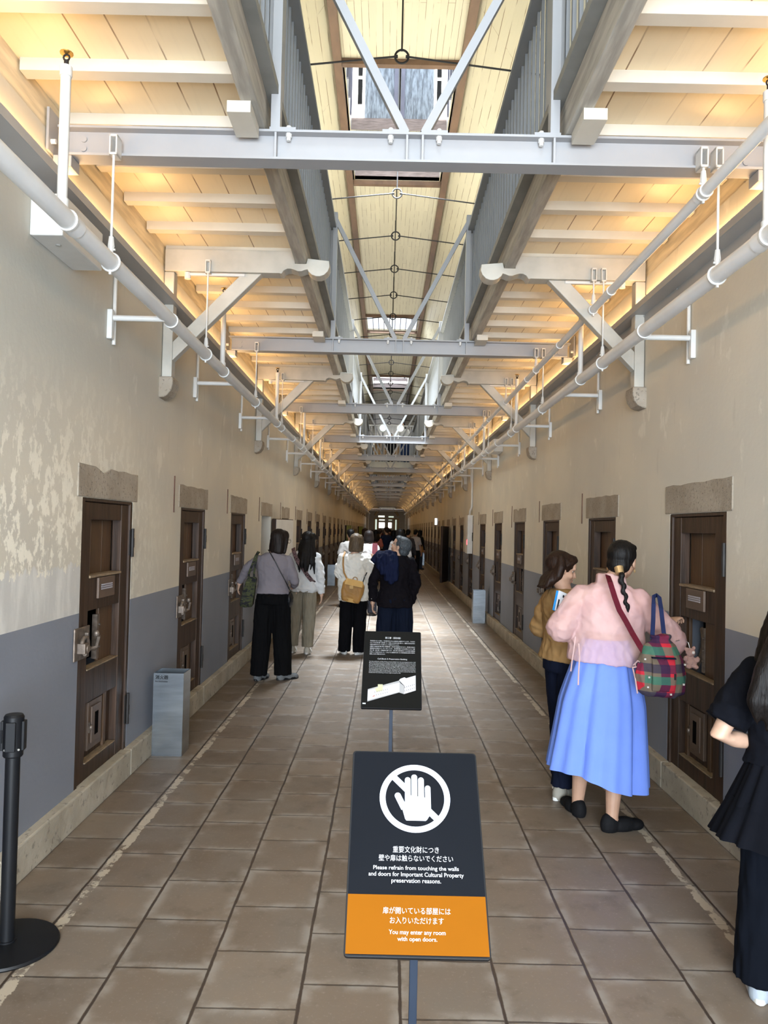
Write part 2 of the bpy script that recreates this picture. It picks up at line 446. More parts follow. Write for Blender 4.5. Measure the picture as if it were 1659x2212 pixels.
for i, (o0, o1) in enumerate(OPEN):
    b = MB()
    for yy in (o0 - .05, o1 + .05): b.box((RC - HX - .03, yy - .05, ZR - .09), (RC + HX + .03, yy + .05, ZR - .001))
    struct('trim_%d' % (i + 3), b, M['brown'])

# first roof lantern: shutters over a plank sill, bright side lights
def lantern(o0, o1, H, name):
    g = thing(name, 'roof lantern with flaking pale shutters over the nearer part of the hall' if H > 1.2 else 'roof lantern with two window bands further down the roof', 'skylight', (RC, o0, ZR), kind='structure')
    L = o1 - o0
    b = MB(); b.box((-HX, L, .005), (HX, L + .06, .30)); obj('plank_sill', b, M['grywood'], g)
    if H > 1.2:
        for s in (-1, 1):
            b = MB(); x0, x1 = (.025, .62) if s > 0 else (-.62, -.025)
            b.box((x0, L + .01, .30), (x1, L + .04, H)); obj('shutter', b, M['shutter'], g)
            b = MB()
            b.box((x0, L - .02, .30), (x0 + .07, L + .01, H)) if s > 0 else b.box((x1 - .07, L - .02, .30), (x1, L + .01, H))
            b.box((x0, L - .02, H - .2), (x1, L + .01, H)); obj('shutter_frame', b, M['lav'], g)
            b = MB(); b.box((s*.66, L - .25, .42), (s*.74, L - .22, .86)); b.box((s*.66, L - .25, .93), (s*.74, L - .22, 1.4)); obj('side_louvre', b, M['iron'], g)
            b = MB(); b.box((s*.64, L - .02, .30), (s*.86, L + .04, H)); obj('side_light', b, M['winglow'], g)
            for q in (.2, .45, .7):
                b = MB(); b.box((s*.82, L*q, .02), (s*.85, L*q + .05, H)); obj('side_post', b, M['lav'], g)
    else:
        for z0, z1 in ((.20, .42), (.58, .85)):
            for s in (-1, 1):
                b = MB(); b.box((s*.03, L + .01, z0), (s*.80, L + .03, z1)); obj('window_pane', b, M['winglow'], g)
        b = MB(); b.box((-HX, L - .01, .42), (HX, L + .05, .58)); obj('cross_plank', b, M['grywood'], g)
        b = MB()
        for s in (-1, 1): b.bar((s*.75, L - .02, .58), (s*.2, L - .02, .95), .06, .06)
        obj('brace', b, M['lav'], g)
    b = MB()
    for s in (-1, 1): b.box((s*(HX + .01), 0, 0), (s*(HX + .06), L, H))
    b.box((-HX - .06, L + .06, 0), (HX + .06, L + .10, H)); b.box((-HX - .06, -.06, 0), (HX + .06, -.02, H)); obj('lantern_wall', b, M['white'], g)
    return g
lantern(11.55, 13.7, 1.75, 'window_1'); lantern(13.86, 15.5, .95, 'window_2'); lantern(35.4, 38.9, 1.0, 'window_4')
g = thing('window_3', 'plain pale rooflight with thin vertical bars between the two lanterns', 'skylight', (RC, 25.4, ZR), kind='structure')
b = MB(); b.box((-HX, 0, .06), (HX, 1.95, .08)); obj('pane', b, emissive('rooflight_pane', (.72, .82, .92), 1.15), g)
b = MB()
for k in range(9): b.box((-HX + .19*(k+1) - .012, 0, .02), (-HX + .19*(k+1) + .012, 1.95, .055))
obj('glazing_bar', b, M['lav'], g)

# ---------------- galleries: deck boards, joists, edge timber, nosing, wall timber
JS = P / 9
for s, nm, lab in ((-1, 'left', 'cream timber gallery overhanging the left row of cell doors'), (1, 'right', 'cream timber gallery overhanging the right row of cell doors')):
    g = thing('gallery', lab, 'gallery', (0, 0, 3.6))
    X = XL if s < 0 else XR
    def q(x): return x if s < 0 else mx(x)
    b = MB(); b.box((q(-.62), NEAR, 3.60), (CX + s*4.3, END, 3.66)); obj('deck_boards', b, M['deck'], g, True)
    b = MB(); b.box((q(-.688), NEAR, 3.482), (q(-.613), END, 3.655)); obj('edge_beam', b, M['edge'], g, True, bev=.006)
    b = MB(); b.box((q(-.70), NEAR, 3.656), (q(-.556), END, 3.70)); obj('nosing', b, M['olive'], g, True)
    b = MB(); b.box((X + s*.30, NEAR, 3.44), (X + s*.004, END, 3.60)); obj('wall_plate', b, M['plate'], g, True)
    ks = list(range(-8, 131)); rest = MB()
    for k in ks:
        y = BRK0 + JS * k
        if y < 1.6: continue
        t = rest if k > 90 else MB()
        t.box((X - s*.006, y - .035, 3.545), (q(-.69), y + .035, 3.60))
        if k <= 90: obj('joist', t, M['joist'], g, True)
    r = obj('joist', rest, M['joist'], g, True); r['kind'] = 'stuff'
    for k in range(NB):
        y = BEAM0 + P*k; b = MB(); b.box((q(-.745), y - .28, 3.43), (q(-.64), y - .056, 3.4815)); obj('bolster', b, M['joist'], g, True)

# ---------------- steel crossbeams with railing posts and raking struts
def crossbeam(y):
    t = thing('steel_crossbeam', 'first white steel crossbeam from the front, with raking struts', 'beam', (CX, y, 3.335), 0, 'steel crossbeams across the hall')
    w = (XR - XL) / 2 - .006; h = .142; f = .05
    b = MB(); b.box((-w + .06, -f, 0), (w - .06, f, .011)); b.box((-w + .03, -f, h - .011), (w - .03, f, h)); b.box((-w + .05, -.005, .008), (w - .05, .005, h - .008)); obj('beam', b, M['steel'], t)
    for s in (-1, 1):
        b = MB(); b.box((s*w, -.10, .0), (s*(w - .012), .10, .20)); obj('end_plate', b, M['steel'], t)
        b = MB(); b.box((s*(w - .012), -.05, -.055), (s*(w - .10), .05, -.001)); obj('seat_cleat', b, M['steel'], t, bev=.004)
        b = MB()
        for z in (.05, .095): b.tube([(s*(w - .14), -.012, z), (s*(w - .14), .012, z)], .015, 12)
        obj('web_bolt', b, M['steel'], t)
        b = MB(); b.tube([(s*(w - .035), -.07, .05), (s*(w - .005), -.07, .05)], .012, 6); obj('plate_bolt', b, M['ring'], t)
        for x in (.037, .66):
            b = MB(); b.box((s*x - .005, -f + .003, .011), (s*x + .005, f - .003, h - .011)); obj('stiffener', b, M['steel'], t)
        b = MB(); b.box((s*.665 - .022, -.03, h), (s*.665 + .022, .03, 1.36)); obj('truss_post', b, M['steel'], t)
        b = MB(); b.box((s*.69, -.045, h), (s*.565, .045, h + .014)); b.box((s*.03, -.045, h), (s*.155, .045, h + .014)); obj('base_plate', b, M['steel'], t)
        b = MB()
        for x in (.60, .115): 
            b.tube([(s*x, -.03, h - .03), (s*x, -.03, h - .011)], .014, 6); b.tube([(s*x, -.03, h - .045), (s*x, -.03, h - .03)], .010, 8); b.tube([(s*x, -.03, h + .012), (s*x, -.03, h + .024)], .012, 6)
        obj('flange_bolt', b, M['ring'], t)
        b = MB(); b.bar((s*.045, 0, h + .012), (s*.655, 0, 1.33), .045, .04); obj('raking_strut', b, M['steel'], t)
    return t
cb = snap(crossbeam(BEAM0))
for k in range(1, NB): copy_tree(cb, (CX, BEAM0 + P*k, 3.335), '%s white steel crossbeam from the front, with raking struts' % ORD[k])

# ---------------- timber brackets on stone corbels
SCROLL = [(-1.62, 3.41), (-.80, 3.41), (-.785, 3.405), (-.77, 3.43), (-.745, 3.443), (-.72, 3.444), (-.695, 3.436), (-.67, 3.427), (-.645, 3.427), (-.62, 3.437), (-.60, 3.442), (-.593, 3.425), (-.57, 3.405), (-.54, 3.394), (-.51, 3.394), (-.48, 3.405), (-.455, 3.43), (-.443, 3.462), (-.447, 3.505), (-.60, 3.52), (-.61, 3.481), (-.69, 3.481), (-.69, 3.57), (-1.62, 3.57)]
def bracket(s):
    def q(x): return x if s < 0 else mx(x)
    t = thing('timber_bracket', 'x', 'bracket', (XL if s < 0 else XR, BRK0, 2.65), 0, 'timber brackets along the %s wall' % ('left' if s < 0 else 'right'))
    y0, y1 = BRK0 - .06, BRK0 + .06
    b = MB(); b.prism(SCROLL, lambda a, c: (q(a), y0, c), lambda a, c: (q(a), y1, c)); obj('cantilever_beam', b, M['bracket'], t, True, bev=.004)
    b = MB(); b.box((q(-1.626), y0 + .015, 2.65), (q(-1.555), y1 - .015, 3.409)); obj('wall_post', b, M['bracket'], t, True, bev=.006)
    b = MB(); b.prism([(-1.556, 2.77), (-.93, 3.409), (-1.07, 3.409), (-1.556, 2.905)], lambda a, c: (q(a), y0 + .02, c), lambda a, c: (q(a), y1 - .02, c)); obj('diagonal_brace', b, M['bracket'], t, True, bev=.006)
    b = MB()
    for z in (-.03, .03): b.tube([(q(-.65), BRK0 - .09, 3.476), (q(-.65), BRK0 - .09, 3.482)], .014, 8)
    b = MB(); b.tube([(q(-1.45), y0 + .02, 3.395), (q(-1.05), y0 + .02, 3.395)], .012, 8); b.tube([(q(-1.46), y0 + .02, 3.36), (q(-1.46), y0 + .02, 3.405)], .022, 10); obj('conduit', b, M['ring'], t, True)
    return t
def corbel(s):
    X = XL if s < 0 else XR
    def q(x): return x if s < 0 else mx(x)
    t = MB(); y0, y1 = BRK0 - .085, BRK0 + .085
    t.prism([(-1.64, 2.648), (-1.535, 2.648), (-1.532, 2.60), (-1.545, 2.55), (-1.57, 2.515), (-1.60, 2.50), (-1.64, 2.495)], lambda a, c: (q(a), y0, c), lambda a, c: (q(a), y1, c))
    for i, v in enumerate(t.v): t.v[i] = v + V((.004*noise.noise(v*31), .006*noise.noise(v*23 + V((5, 0, 0))), .004*noise.noise(v*27)))
    o = obj('stone_corbel', t, M['granite'], bev=.01)
    return tag(o, 'x', 'corbel', 'stone corbels along the %s wall' % ('left' if s < 0 else 'right'))
for s, side in ((-1, 'left'), (1, 'right')):
    br = bracket(s); sn = snap(br); co = corbel(s)
    br['label'] = 'first cream timber bracket with scrolled end on the %s wall' % side
    co['label'] = 'rough stone corbel under the first timber bracket on the %s wall' % side
    for k in range(1, 15):
        copy_tree(sn, (br.location.x, BRK0 + P*k, 2.65), '%s cream timber bracket with scrolled end on the %s wall' % (ORD[k], side))
        c = co.copy(); COL.objects.link(c); c.location = (0, P*k, 0); c['label'] = 'rough stone corbel under the %s timber bracket on the %s wall' % (ORD[k], side)

# ---------------- gallery railings, one panel between two crossbeams
def railing(s, y0, fine):
    t = thing('gallery_railing', 'x', 'railing', (CX + s*.69, y0, 3.70), 0, 'grey gallery railings on the %s' % ('left' if s < 0 else 'right'))
    b = MB(); b.box((-.035, .05, .885), (.035, P - .05, .92)); obj('handrail', b, M['greysteel'], t, bev=.004)
    b = MB(); b.box((s*.03 - .014, .05, .05), (s*.03 + .014, P - .05, .07)); obj('bottom_rail', b, M['greysteel'], t)
    b = MB(); b.box((-.04, -.03, -.01), (.04, .045, 1.08)); b.tube([(-.02*s, -.045, .98), (-.02*s, -.028, .98)], .018, 10); obj('newel_plate', b, M['steel'], t, bev=.003)
    rest = MB(); n = 30
    for k in range(n):
        y = .05 + (P - .1) * (k + .5) / n; m = rest if not fine else MB()
        m.box((s*.026 - .009, y - .012, .07), (s*.026 + .009, y + .012, .885))
        if fine: obj('baluster', m, M['greysteel'], t)
    if not fine: obj('baluster', rest, M['greysteel'], t)['kind'] = 'stuff'
    return t
for s, side in ((-1, 'left'), (1, 'right')):
    far = None
    for k in range(-1, 15):
        y0 = BEAM0 + .09 + P*k; lab = '%s grey slatted railing panel from the front on the %s gallery' % (ORD[k + 1], side)
        if k < 3: railing(s, y0, True)['label'] = lab
        elif far is None: r = railing(s, y0, False); r['label'] = lab; far = snap(r)
        else: copy_tree(far, (CX + s*.69, y0, 3.70), lab)

# ---------------- lit steel troughs along both walls
for s, side in ((-1, 'left'), (1, 'right')):
    X = XL if s < 0 else XR; r = -s
    t = thing('light_trough', 'long grey steel light trough glowing warm along the %s wall' % side, 'light trough', (X, 0, 3.08))
    b = MB(); b.box((X + r*.003, NEAR, 3.08), (X + r*.010, END, 3.176)); b.box((X + r*.010, NEAR, 3.170), (X + r*.1005, END, 3.176)); b.box((X + r*.101, NEAR, 3.17), (X + r*.106, END, 3.214)); obj('trough', b, M['trough'], t, True)
    b = MB(); y = NEAR
    while y < END: b.box((X + r*.03, y, 3.238), (X + r*.055, min(y + 1.96, END), 3.262)); y += 2.0
    obj('light_strip', b, M['cove'], t, True)
    b = MB(); y = NEAR + .2
    while y < END: b.box((X + r*.036, y, 3.175), (X + r*.049, y + .02, 3.24)); y += 1.0
    obj('strip_foot', b, M['trough'], t, True)
    b = MB(); y = .5
    while y < 30: b.tube([(X + r*.012, y, 3.16), (X + r*.016, y, 3.16)], .007, 6); y += .62
    obj('screw', b, M['chrome'], t, True)

# ---------------- sprinkler pipes, hangers and wall arms
def pipe(name, X, Z, r, lab, couplings, risers):
    t = thing(name, lab, 'pipe', (X, 0, Z))
    b = MB(); b.tube([(X, -7.5, Z), (X, 62.6, Z)], r, 20); obj('pipe', b, M['pipe'], t, True, smooth=True)
    for y in couplings:
        b = MB(); b.tube([(X, y, Z), (X, y + .012, Z)], r + .007, 20); obj('coupling', b, M['ring'], t, True, smooth=True)
        b = MB(); b.tube([(X, y + .012, Z), (X, y + .09, Z)], r + .0035, 20); obj('sleeve', b, M['pipe'], t, True, smooth=True)
    for y in risers:
        b = MB(); b.tube([(X, y, Z), (X, y, 3.40)], r*.52, 14); b.tube([(X, y, 3.36), (X, y, 3.40)], r*.62, 14); b.tube([(X, y, Z + r*.6), (X, y, Z + r*1.6)], r*.68, 14)
        o = obj('riser', b, M['ring'], t, True, smooth=True)
        b = MB(); b.tube([(X, y, 3.40), (X, y, 3.425)], .010, 8); b.torus((X, y, 3.437), .012, .004, Matrix.Rotation(PI/2, 4, 'X'), 10, 6)
        h = link('sprinkler_head', b.mesh('sprinkler_head'), M['iron'], o, True); 
        b = MB(); b.tube([(X, y, 3.452), (X, y, 3.456)], .026, 12); link('deflector', b.mesh('deflector'), M['brass'], o, True)
    return t
cl = [.4] + [3.05 + 1.49*k for k in range(18)]
pipe('sprinkler_pipe', -1.305, 2.81, .038, 'grey sprinkler pipe running the length of the left wall', cl, [3.0 + 2.98*k for k in range(18)])
pipe('sprinkler_pipe', 1.51, 2.81, .038, 'thicker grey sprinkler pipe running along the right wall', cl, [3.07 + 2.98*k for k in range(18)])
pipe('sprinkler_pipe', 1.44, 3.19, .026, 'thinner grey pipe hung higher, inboard of the thick pipe at right', [3.5 + 1.49*k for k in range(18)], [])
def hanger(X, Z, top, r, y, lab, grp):
    t = thing('pipe_hanger', lab, 'pipe hanger', (X, y, Z), 0, grp)
    b = MB(); b.tube([(X, y, Z + r + .07), (X, y, top - .03)], .006, 8); obj('rod', b, M['ring'], t, True)
    b = MB(); b.torus((X, y, Z), r + .004, .005, Matrix.Rotation(PI/2, 4, 'X'), 24, 6); b.box((X - .005, y - .006, Z - r - .02), (X + .005, y + .006, Z - r)); obj('ring', b, M['ring'], t, True)
    b = MB(); b.tube([(X, y, Z + r), (X, y, Z + r + .035), (X, y, Z + r + .08)], [.008, .016, .011], 8); b.tube([(X - .02, y, Z + r + .02), (X + .02, y, Z + r + .02)], .005, 6); obj('turnbuckle', b, M['ring'], t, True)
    b = MB(); b.box((X - .018, y - .014, top - .04), (X - .012, y + .05, top + .055)); b.box((X + .012, y - .014, top - .04), (X + .018, y + .05, top + .055)); b.box((X - .018, y - .014, top - .04), (X + .018, y + .05, top - .03)); b.box((X - .018, y - .014, top + .045), (X + .018, y + .05, top + .055)); obj('beam_clamp', b, M['ring'], t, True)
    return t
for X, Z, r, what, short in ((-1.305, 2.81, .038, 'left pipe', 'left'), (1.51, 2.81, .038, 'thick right pipe', 'thick'), (1.44, 3.19, .026, 'thin right pipe', 'thin')):
    for kind, y0, top in (('steel crossbeam', BEAM0 - .10, 3.35), ('timber bracket', BRK0 - .08, 3.43)):
        Xo = X + (.09 if short != 'left' and kind != 'steel crossbeam' else 0)
        h = hanger(X, Z, top, r, y0, 'thin rod hanger from the first %s down to the %s' % (kind, what), 'hangers of the ' + what); sn = snap(h)
        for k in range(1, 14): copy_tree(sn, (X, y0 + P*k, Z), 'thin rod hanger from the %s %s down to the %s' % (ORD[k], kind, what))
for s, Xp, X, side in ((-1, -1.305, XL, 'left'), (1, 1.51, XR, 'right')):
    y0 = 4.42 if s < 0 else 4.59
    t = thing('wall_bracket', 'first white wall arm holding the sprinkler pipe on the %s wall' % side, 'pipe bracket', (X, y0, 2.785), 0, 'pipe arms on the %s wall' % side)
    b = MB(); b.tube([(X, y0, 2.785), (Xp, y0, 2.785)], .017, 12); obj('arm', b, M['ring'], t, True, smooth=True)
    b = MB(); b.box((X, y0 - .03, 2.66), (X - s*.03, y0 + .01, 2.83)); obj('wall_plate', b, M['ring'], t, True, bev=.004)
    b = MB(); b.tube([(X - s*.015, y0 + .05, 2.64), (X - s*.015, y0 + .05, 3.08)], .011, 8); obj('conduit', b, M['white'], t, True)
    sn = snap(t)
    for k in range(1, 26): copy_tree(sn, (X, y0 + DSP*k, 2.785), '%s white wall arm holding the sprinkler pipe on the %s wall' % (ORD[k], side))
def jbox(X, s, y0, y1, z0, z1, lab):
    t = thing('junction_box', lab, 'junction box', (X, y0, z0))
    b = MB(); b.box((X, y0, z0), (X - s*.15, y1, z1)); obj('box', b, M['white'], t, True, bev=.006)
    b = MB(); b.tube([(X - s*.08, y0 + .12, z0 - .006), (X - s*.08, y0 + .12, z0 + .001)], .012, 10); obj('latch', b, M['chrome'], t, True)
jbox(XL, -1, 3.42, 3.90, 2.885, 3.076, 'white junction box under the light trough on the left wall')
jbox(XR, 1, 12.1, 12.6, 2.86, 3.06, 'white junction box under the light trough on the right wall')

# ---------------- roof tie rods with rings
def tie(y):
    t = thing('tie_rod', 'first dark iron roof tie with centre ring from the front', 'tie rod', (.07, y, 7.58), 0, 'roof ties')
    b = MB(); b.torus((0, 0, 0), .085, .014, Matrix.Rotation(PI/2, 4, 'X'), 28, 8); obj('ring', b, M['iron'], t, smooth=True)
    b = MB(); b.tube([(0, 0, .07), (0, 0, 1.14)], .011, 8); obj('king_rod', b, M['iron'], t)
    for s in (-1, 1):
        b = MB(); b.tube([(s*.07, 0, 0), (s*1.80, 0, -.20)], .012, 8); b.tube([(s*.05, 0, 0.002), (s*.09, 0, -.002)], .02, 8); obj('side_rod', b, M['iron'], t)
    return t
tr = snap(tie(9.6))
for k in range(1, 18): copy_tree(tr, (.07, 9.6 + DSP*k, 7.58), '%s dark iron roof tie with centre ring from the front' % ORD[k])

# ---------------- cell doors and stone lintels
def cell_door():
    t = thing('door_1', 'x', 'door', (0, 0, 0), 0, 'cell doors', 'structure')
    b = MB(); b.box((.002, .0, .146), (.042, .12, 1.733)); b.box((.778, .0, .146), (.818, .12, 1.733)); b.box((.042, .0, 1.715), (.778, .12, 1.733)); obj('door_frame', b, M['door'], t, bev=.004)
    b = MB()
    b.box((.043, .012, .148), (.155, .07, 1.713)); b.box((.655, .012, .148), (.777, .07, 1.713))
    for z0, z1 in ((1.615, 1.713), (1.105, 1.29), (.59, .775), (.148, .258)): b.box((.153, .015, z0), (.657, .07, z1))
    obj('door_leaf', b, M['door'], t, bev=.004)
    b = MB()
    for x0, x1 in ((.155, .325), (.327, .50), (.502, .655)): b.box((x0, .075, 1.29), (x1, .09, 1.616))
    obj('window_board', b, M['door2'], t, bev=.003)
    b = MB(); b.box((.155, .004, 1.288), (.655, .075, 1.303)); b.box((.16, .008, .773), (.65, .07, .782)); b.box((.17, .008, .256), (.64, .065, .264)); obj('worn_ledge', b, M['door3'], t, bev=.003)
    fl = obj('notice_flap', MB().box((.275, .0, 1.165), (.535, .014, 1.284)), M['flap'], t, bev=.003)
    b = MB()
    for i in range(3): b.box((.315, -.002, 1.213 + .012*i), (.49, -.0005, 1.221 + .012*i))
    obj('paper_label', b, M['label'], fl)
    b = MB(); b.box((.155, .16, .775), (.655, .17, 1.107)); obj('observation_hatch', b, M['dark'], t)  # black backing sheet paints the shade inside the observation opening
    b = MB(); b.box((.435, .055, .782), (.655, .075, 1.105)); b.box((.155, .055, .782), (.20, .075, 1.105)); obj('hatch_board', b, M['door2'], t, bev=.004)
    b = MB(); b.tube([(.22 + .10*math.sin(k/9*2.6), .09, .79 + .032*k) for k in range(9)], .022, 8, flat=.35); b.box((.40, .05, .80), (.435, .08, 1.06))
    for z in (.87, .93, 1.0): b.tube([(.425, .04, z), (.425, .055, z)], .006, 6)
    obj('iron_bar', b, M['rust'], t)
    b = MB(); b.box((.155, .055, .258), (.655, .075, .592)); obj('lower_panel', b, M['door'], t)
    b = MB(); b.box((.19, .04, .26), (.235, .056, .59)); b.box((.52, .04, .26), (.56, .056, .59)); obj('panel_strip', b, M['door2'], t, bev=.003)
    fh = obj('food_hatch', MB().box((.265, .035, .30), (.475, .056, .575)).box((.30, .026, .335), (.44, .036, .545)), M['flap'], t, bev=.004)
    obj('hatch_slot', MB().box((.345, .0245, .375), (.395, .027, .505)), M['dark'], fh)  # black patch in place of the shade in an open slot
    b = MB(); b.ell((.285, .025, .43), (.012, .012, .016), n=10); b.box((.275, .03, .40), (.295, .036, .46)); obj('hatch_latch', b, M['rust'], fh)
    lk = obj('lock', MB().box((-.075, -.012, .86), (.13, -.001, 1.035)), M['rust'], t, bev=.006)
    b = MB(); b.torus((.015, -.03, .935), .045, .012, Matrix.Rotation(PI/2, 4, 'X'), 16, 8, -PI/2, PI); b.box((-.045, -.055, .90), (.015, -.012, .955)); b.tube([(.0, -.06, .925), (.0, -.012, .925)], .022, 12); obj('lock_bolt', b, M['rust'], lk, bev=.003)
    b = MB(); b.box((.06, -.03, .90), (.078, -.01, 1.0)); b.tube([(.12, .0, .90), (.13, -.05, .915), (.135, -.06, .97)], .010, 8); b.ell((.14, -.045, .985), (.016, .016, .02), n=10); b.tube([(.15, .01, .9), (.19, -.02, .895)], .012, 8); obj('lock_handle', b, M['rust'], lk)
    for z0, z1 in ((1.385, 1.565), (.32, .515)):
        b = MB(); b.tube([(.808, -.008, z0), (.808, -.008, z1)], .011, 10); b.tube([(.808, -.008, z0 + .06), (.808, -.008, z0 + .12)], .013, 10); b.box((.77, -.004, z0 + .01), (.808, .001, z1 - .01)); obj('hinge', b, M['iron'], t)
    return t
def open_leaf(name, loc, ang, face, lab, s):
    # a leaf swung into the hall; local x runs from the hinge outwards
    t = thing(name, lab, 'door', loc, ang, 'cell doors', 'structure')
    obj('door_leaf', MB().box((.0, -.03, .0), (.78, .03, 1.56)), M['door'], t, bev=.004)
    obj('inner_face', MB().box((.02, -.036*s, .01), (.77, -.030*s, 1.55)), face, t)
    b = MB(); b.tube([(.0, 0, .2), (.0, 0, .38)], .012, 8); b.tube([(.0, 0, 1.2), (.0, 0, 1.38)], .012, 8); obj('hinge', b, M['iron'], t)
    return t
proto = cell_door(); ps = snap(proto); first = True; idx = 0
def lint_mesh(k):
    b = MB(); n = 8; top = []
    for i in range(n + 1): top.append((-.075 + .97*i/n, 1.915 + .012*noise.noise(V((i*.9, k*3.7, .2))) - (.03 if i == 3 and k == 0 else 0)))
    b.prism([(.895, 1.737), (-.075, 1.737)] + top, lambda a, c: (a, -.006, c), lambda a, c: (a, .20, c))
    return b.mesh('stone_lintel', .005)
lm = [lint_mesh(k) for k in range(4)]
for m_ in lm: m_.materials.append(M['granite'])
OPENL = {3: None, 13: None, 20: None}; OPENR = {9: None}
for side, X in (('left', XL), ('right', XR)):
    for n in DOORS:
        if dd(n) < 1.0: 
            # behind the photographer: plain boarded leaf closes the opening
            pass
        loc = (X, dd(n), 0) if side == 'left' else (X, dd(n) + DW, 0); rz = PI/2 if side == 'left' else -PI/2
        idx += 1; where = ('%s dark wooden cell door from the front along the %s wall' % (ORD[n], side)) if n >= 0 else 'x'
        isopen = (side == 'left' and n in OPENL) or (side == 'right' and n in OPENR)
        if n >= 0:
            l = bpy.data.objects.new('stone_lintel', lm[(n if side == 'left' else n + 1) % 4]); COL.objects.link(l); l.location = loc; l.rotation_euler = (0, 0, rz)
            tag(l, 'granite lintel over the %s doorway along the %s wall' % (ORD[n], side), 'lintel', 'granite lintels', 'structure')
        if isopen: continue
        if n < 0: where = 'dark wooden cell door on the %s wall beside the photographer' % side
        if first: d = proto; first = False; d.location = loc; d.rotation_euler = (0, 0, rz)
        else: d = copy_tree(ps, loc, where, rz)
        d['label'] = where; d.name = 'door_%d' % idx
open_leaf('door_90', (XL + .04, dd(3) + DW + .02, .15), PI/2 - .2, M['white'], 'open cell door with a white inner face on the left wall behind the woman in grey', 1)
open_leaf('door_91', (XL + .03, dd(13) + DW, .15), PI/2 - .22, M['green'], 'open cell door with a green inner face further down the left wall', 1)
open_leaf('door_92', (XL + .03, dd(20) + DW, .15), PI/2 - .3, M['green'], 'smaller open green door far down the left wall', 1)
open_leaf('door_93', (XR - .04, dd(9), .15), -PI/2 - .3, M['dark'], 'open black cell door standing out from the right wall', 1)

# ---------------- conduit box with red lamp on the right wall, exit light, old rust streaks beside doors
t = thing('alarm_box', 'narrow white alarm box with a red lamp on the right wall', 'alarm box', (XR, 16.1, 1.12))
b = MB(); b.box((XR, 16.1, 1.12), (XR - .11, 16.5, 1.93)); obj('box', b, M['white'], t, True, bev=.006)
b = MB(); b.ell((XR - .112, 16.14, 1.36), (.013, .03, .06), n=12); obj('red_lamp', b, M['red'], t, True)
b = MB(); b.tube([(XR - .05, 16.3, 1.93), (XR - .05, 16.25, 2.02), (XR - .02, 16.2, 2.1), (XR - .02, 16.2, 3.08)], .022, 10); obj('conduit', b, M['white'], t, True)
t = thing('exit_sign', 'small glowing exit light high on the far part of the right wall', 'exit light', (XR, 27.2, 1.78))
b = MB(); b.box((XR, 27.2, 1.78), (XR - .10, 27.3, 2.02)); obj('housing', b, M['white'], t, True)
b = MB(); b.box((XR - .02, 27.194, 1.79), (XR - .085, 27.2, 2.01)); obj('lit_face', b, M['exit'], t, True)
rustm = simple('rust_stain', (.11, .055, .04), .9, 0, .3, 12)
for side, X, r in (('left', XL, 1), ('right', XR, -1)):
    for n in range(1, 9):
        y = dd(n) - .22 if side == 'left' else dd(n) + DW + .22
        o = obj('old_bracket', MB().box((X, y - .004, 1.66 + .03*(n % 3)), (X + r*.006, y + .010, 1.97)), rustm)
        tag(o, 'rusty upright iron strip beside the %s doorway along the %s wall' % (ORD[n], side), 'iron strip', 'rusty strips beside the doors')

# ---------------- far end: duct, end hall and windows
b = MB()
for s in (-1, 1): b.box((CX + s*1.73, END, 0), (CX + s*1.50, END + .5, 3.0)); b.box((CX + s*2.6, END + 3, 0), (CX + s*2.8, 80, 5.0))
b.box((CX - 2.6, END + .1, 3.06), (CX + 2.6, END + .5, 3.6)); struct('wall_far', b, M['hallgrey'])
b = MB(); b.box((-4, END + .5, 4.6), (4.2, 80, 4.7)); struct('ceiling_hall', b, M['hallgrey'])
b = MB(); b.box((CX - 2.2, END + .02, 3.66), (CX + 2.2, END + .2, 9.0)); struct('wall_gable', b, M['gable'])
t = thing('air_duct', 'shiny round metal duct across the far end of the hall', 'duct', (CX, END - .4, 3.22))
b = MB(); b.tube([(-1.60, 0, 0), (1.60, 0, 0)], .15, 20); obj('duct', b, M['duct'], t, smooth=True)
b = MB(); b.tube([(-.6, 0, 0), (-.56, 0, 0)], .16, 20); b.tube([(.5, 0, 0), (.54, 0, 0)], .16, 20); obj('duct_band', b, M['chrome'], t)
YF = 78.0
b = MB()
def fwall(x0, z0, x1, z1): b.box((x0, YF, z0), (x1, YF + .2, z1))
fwall(-3, 0, 3.2, 1.55); fwall(-3, 3.15, 3.2, 4.7); fwall(-3, 1.55, 3.2, 3.15)
struct('wall_end', b, M['hallgrey'])
t = thing('window_9', 'arched glazed doorway glowing white at the far end of the hall', 'window', (.07, YF, 1.5), kind='structure')
b = MB(); b.box((-1.28, -.03, 0), (-1.16, .12, 1.1)); b.box((1.16, -.03, 0), (1.28, .12, 1.1)); b.box((-.92, -.03, 0), (-.78, .1, 1.15)); b.box((.72, -.03, 0), (.86, .1, 1.15)); b.box((-1.28, -.03, 1.08), (1.28, .1, 1.2)); b.torus((0, 0, 1.0), 1.25, .12, Matrix.Rotation(PI/2, 4, 'X') , 20, 6, 0.35, PI - .35); obj('arched_frame', b, M['ochre'], t)
b = MB(); b.box((-.16, -.06, 0), (.16, .08, 1.75)); b.box((-.8, -.05, .8), (.75, .08, .92)); obj('mullion', b, M['hallgrey'], t)
for x0, z0, x1, z1, mm in ((-.76, .20, -.18, .74, 'winglow'), (.18, .20, .52, .74, 'winglow'), (-.76, .94, -.18, 1.06, 'wintop'), (.20, .98, .56, 1.04, 'winside'), (-1.14, .02, -.97, 1.05, 'winside'), (.90, .02, 1.02, 1.05, 'winside'), (-.84, 1.27, -.20, 1.44, 'wintop'), (.20, 1.27, .72, 1.40, 'winside')):
    b = MB(); b.box((x0, -.02, z0), (x1, -.004, z1)); obj('pane', b, M[mm], t)
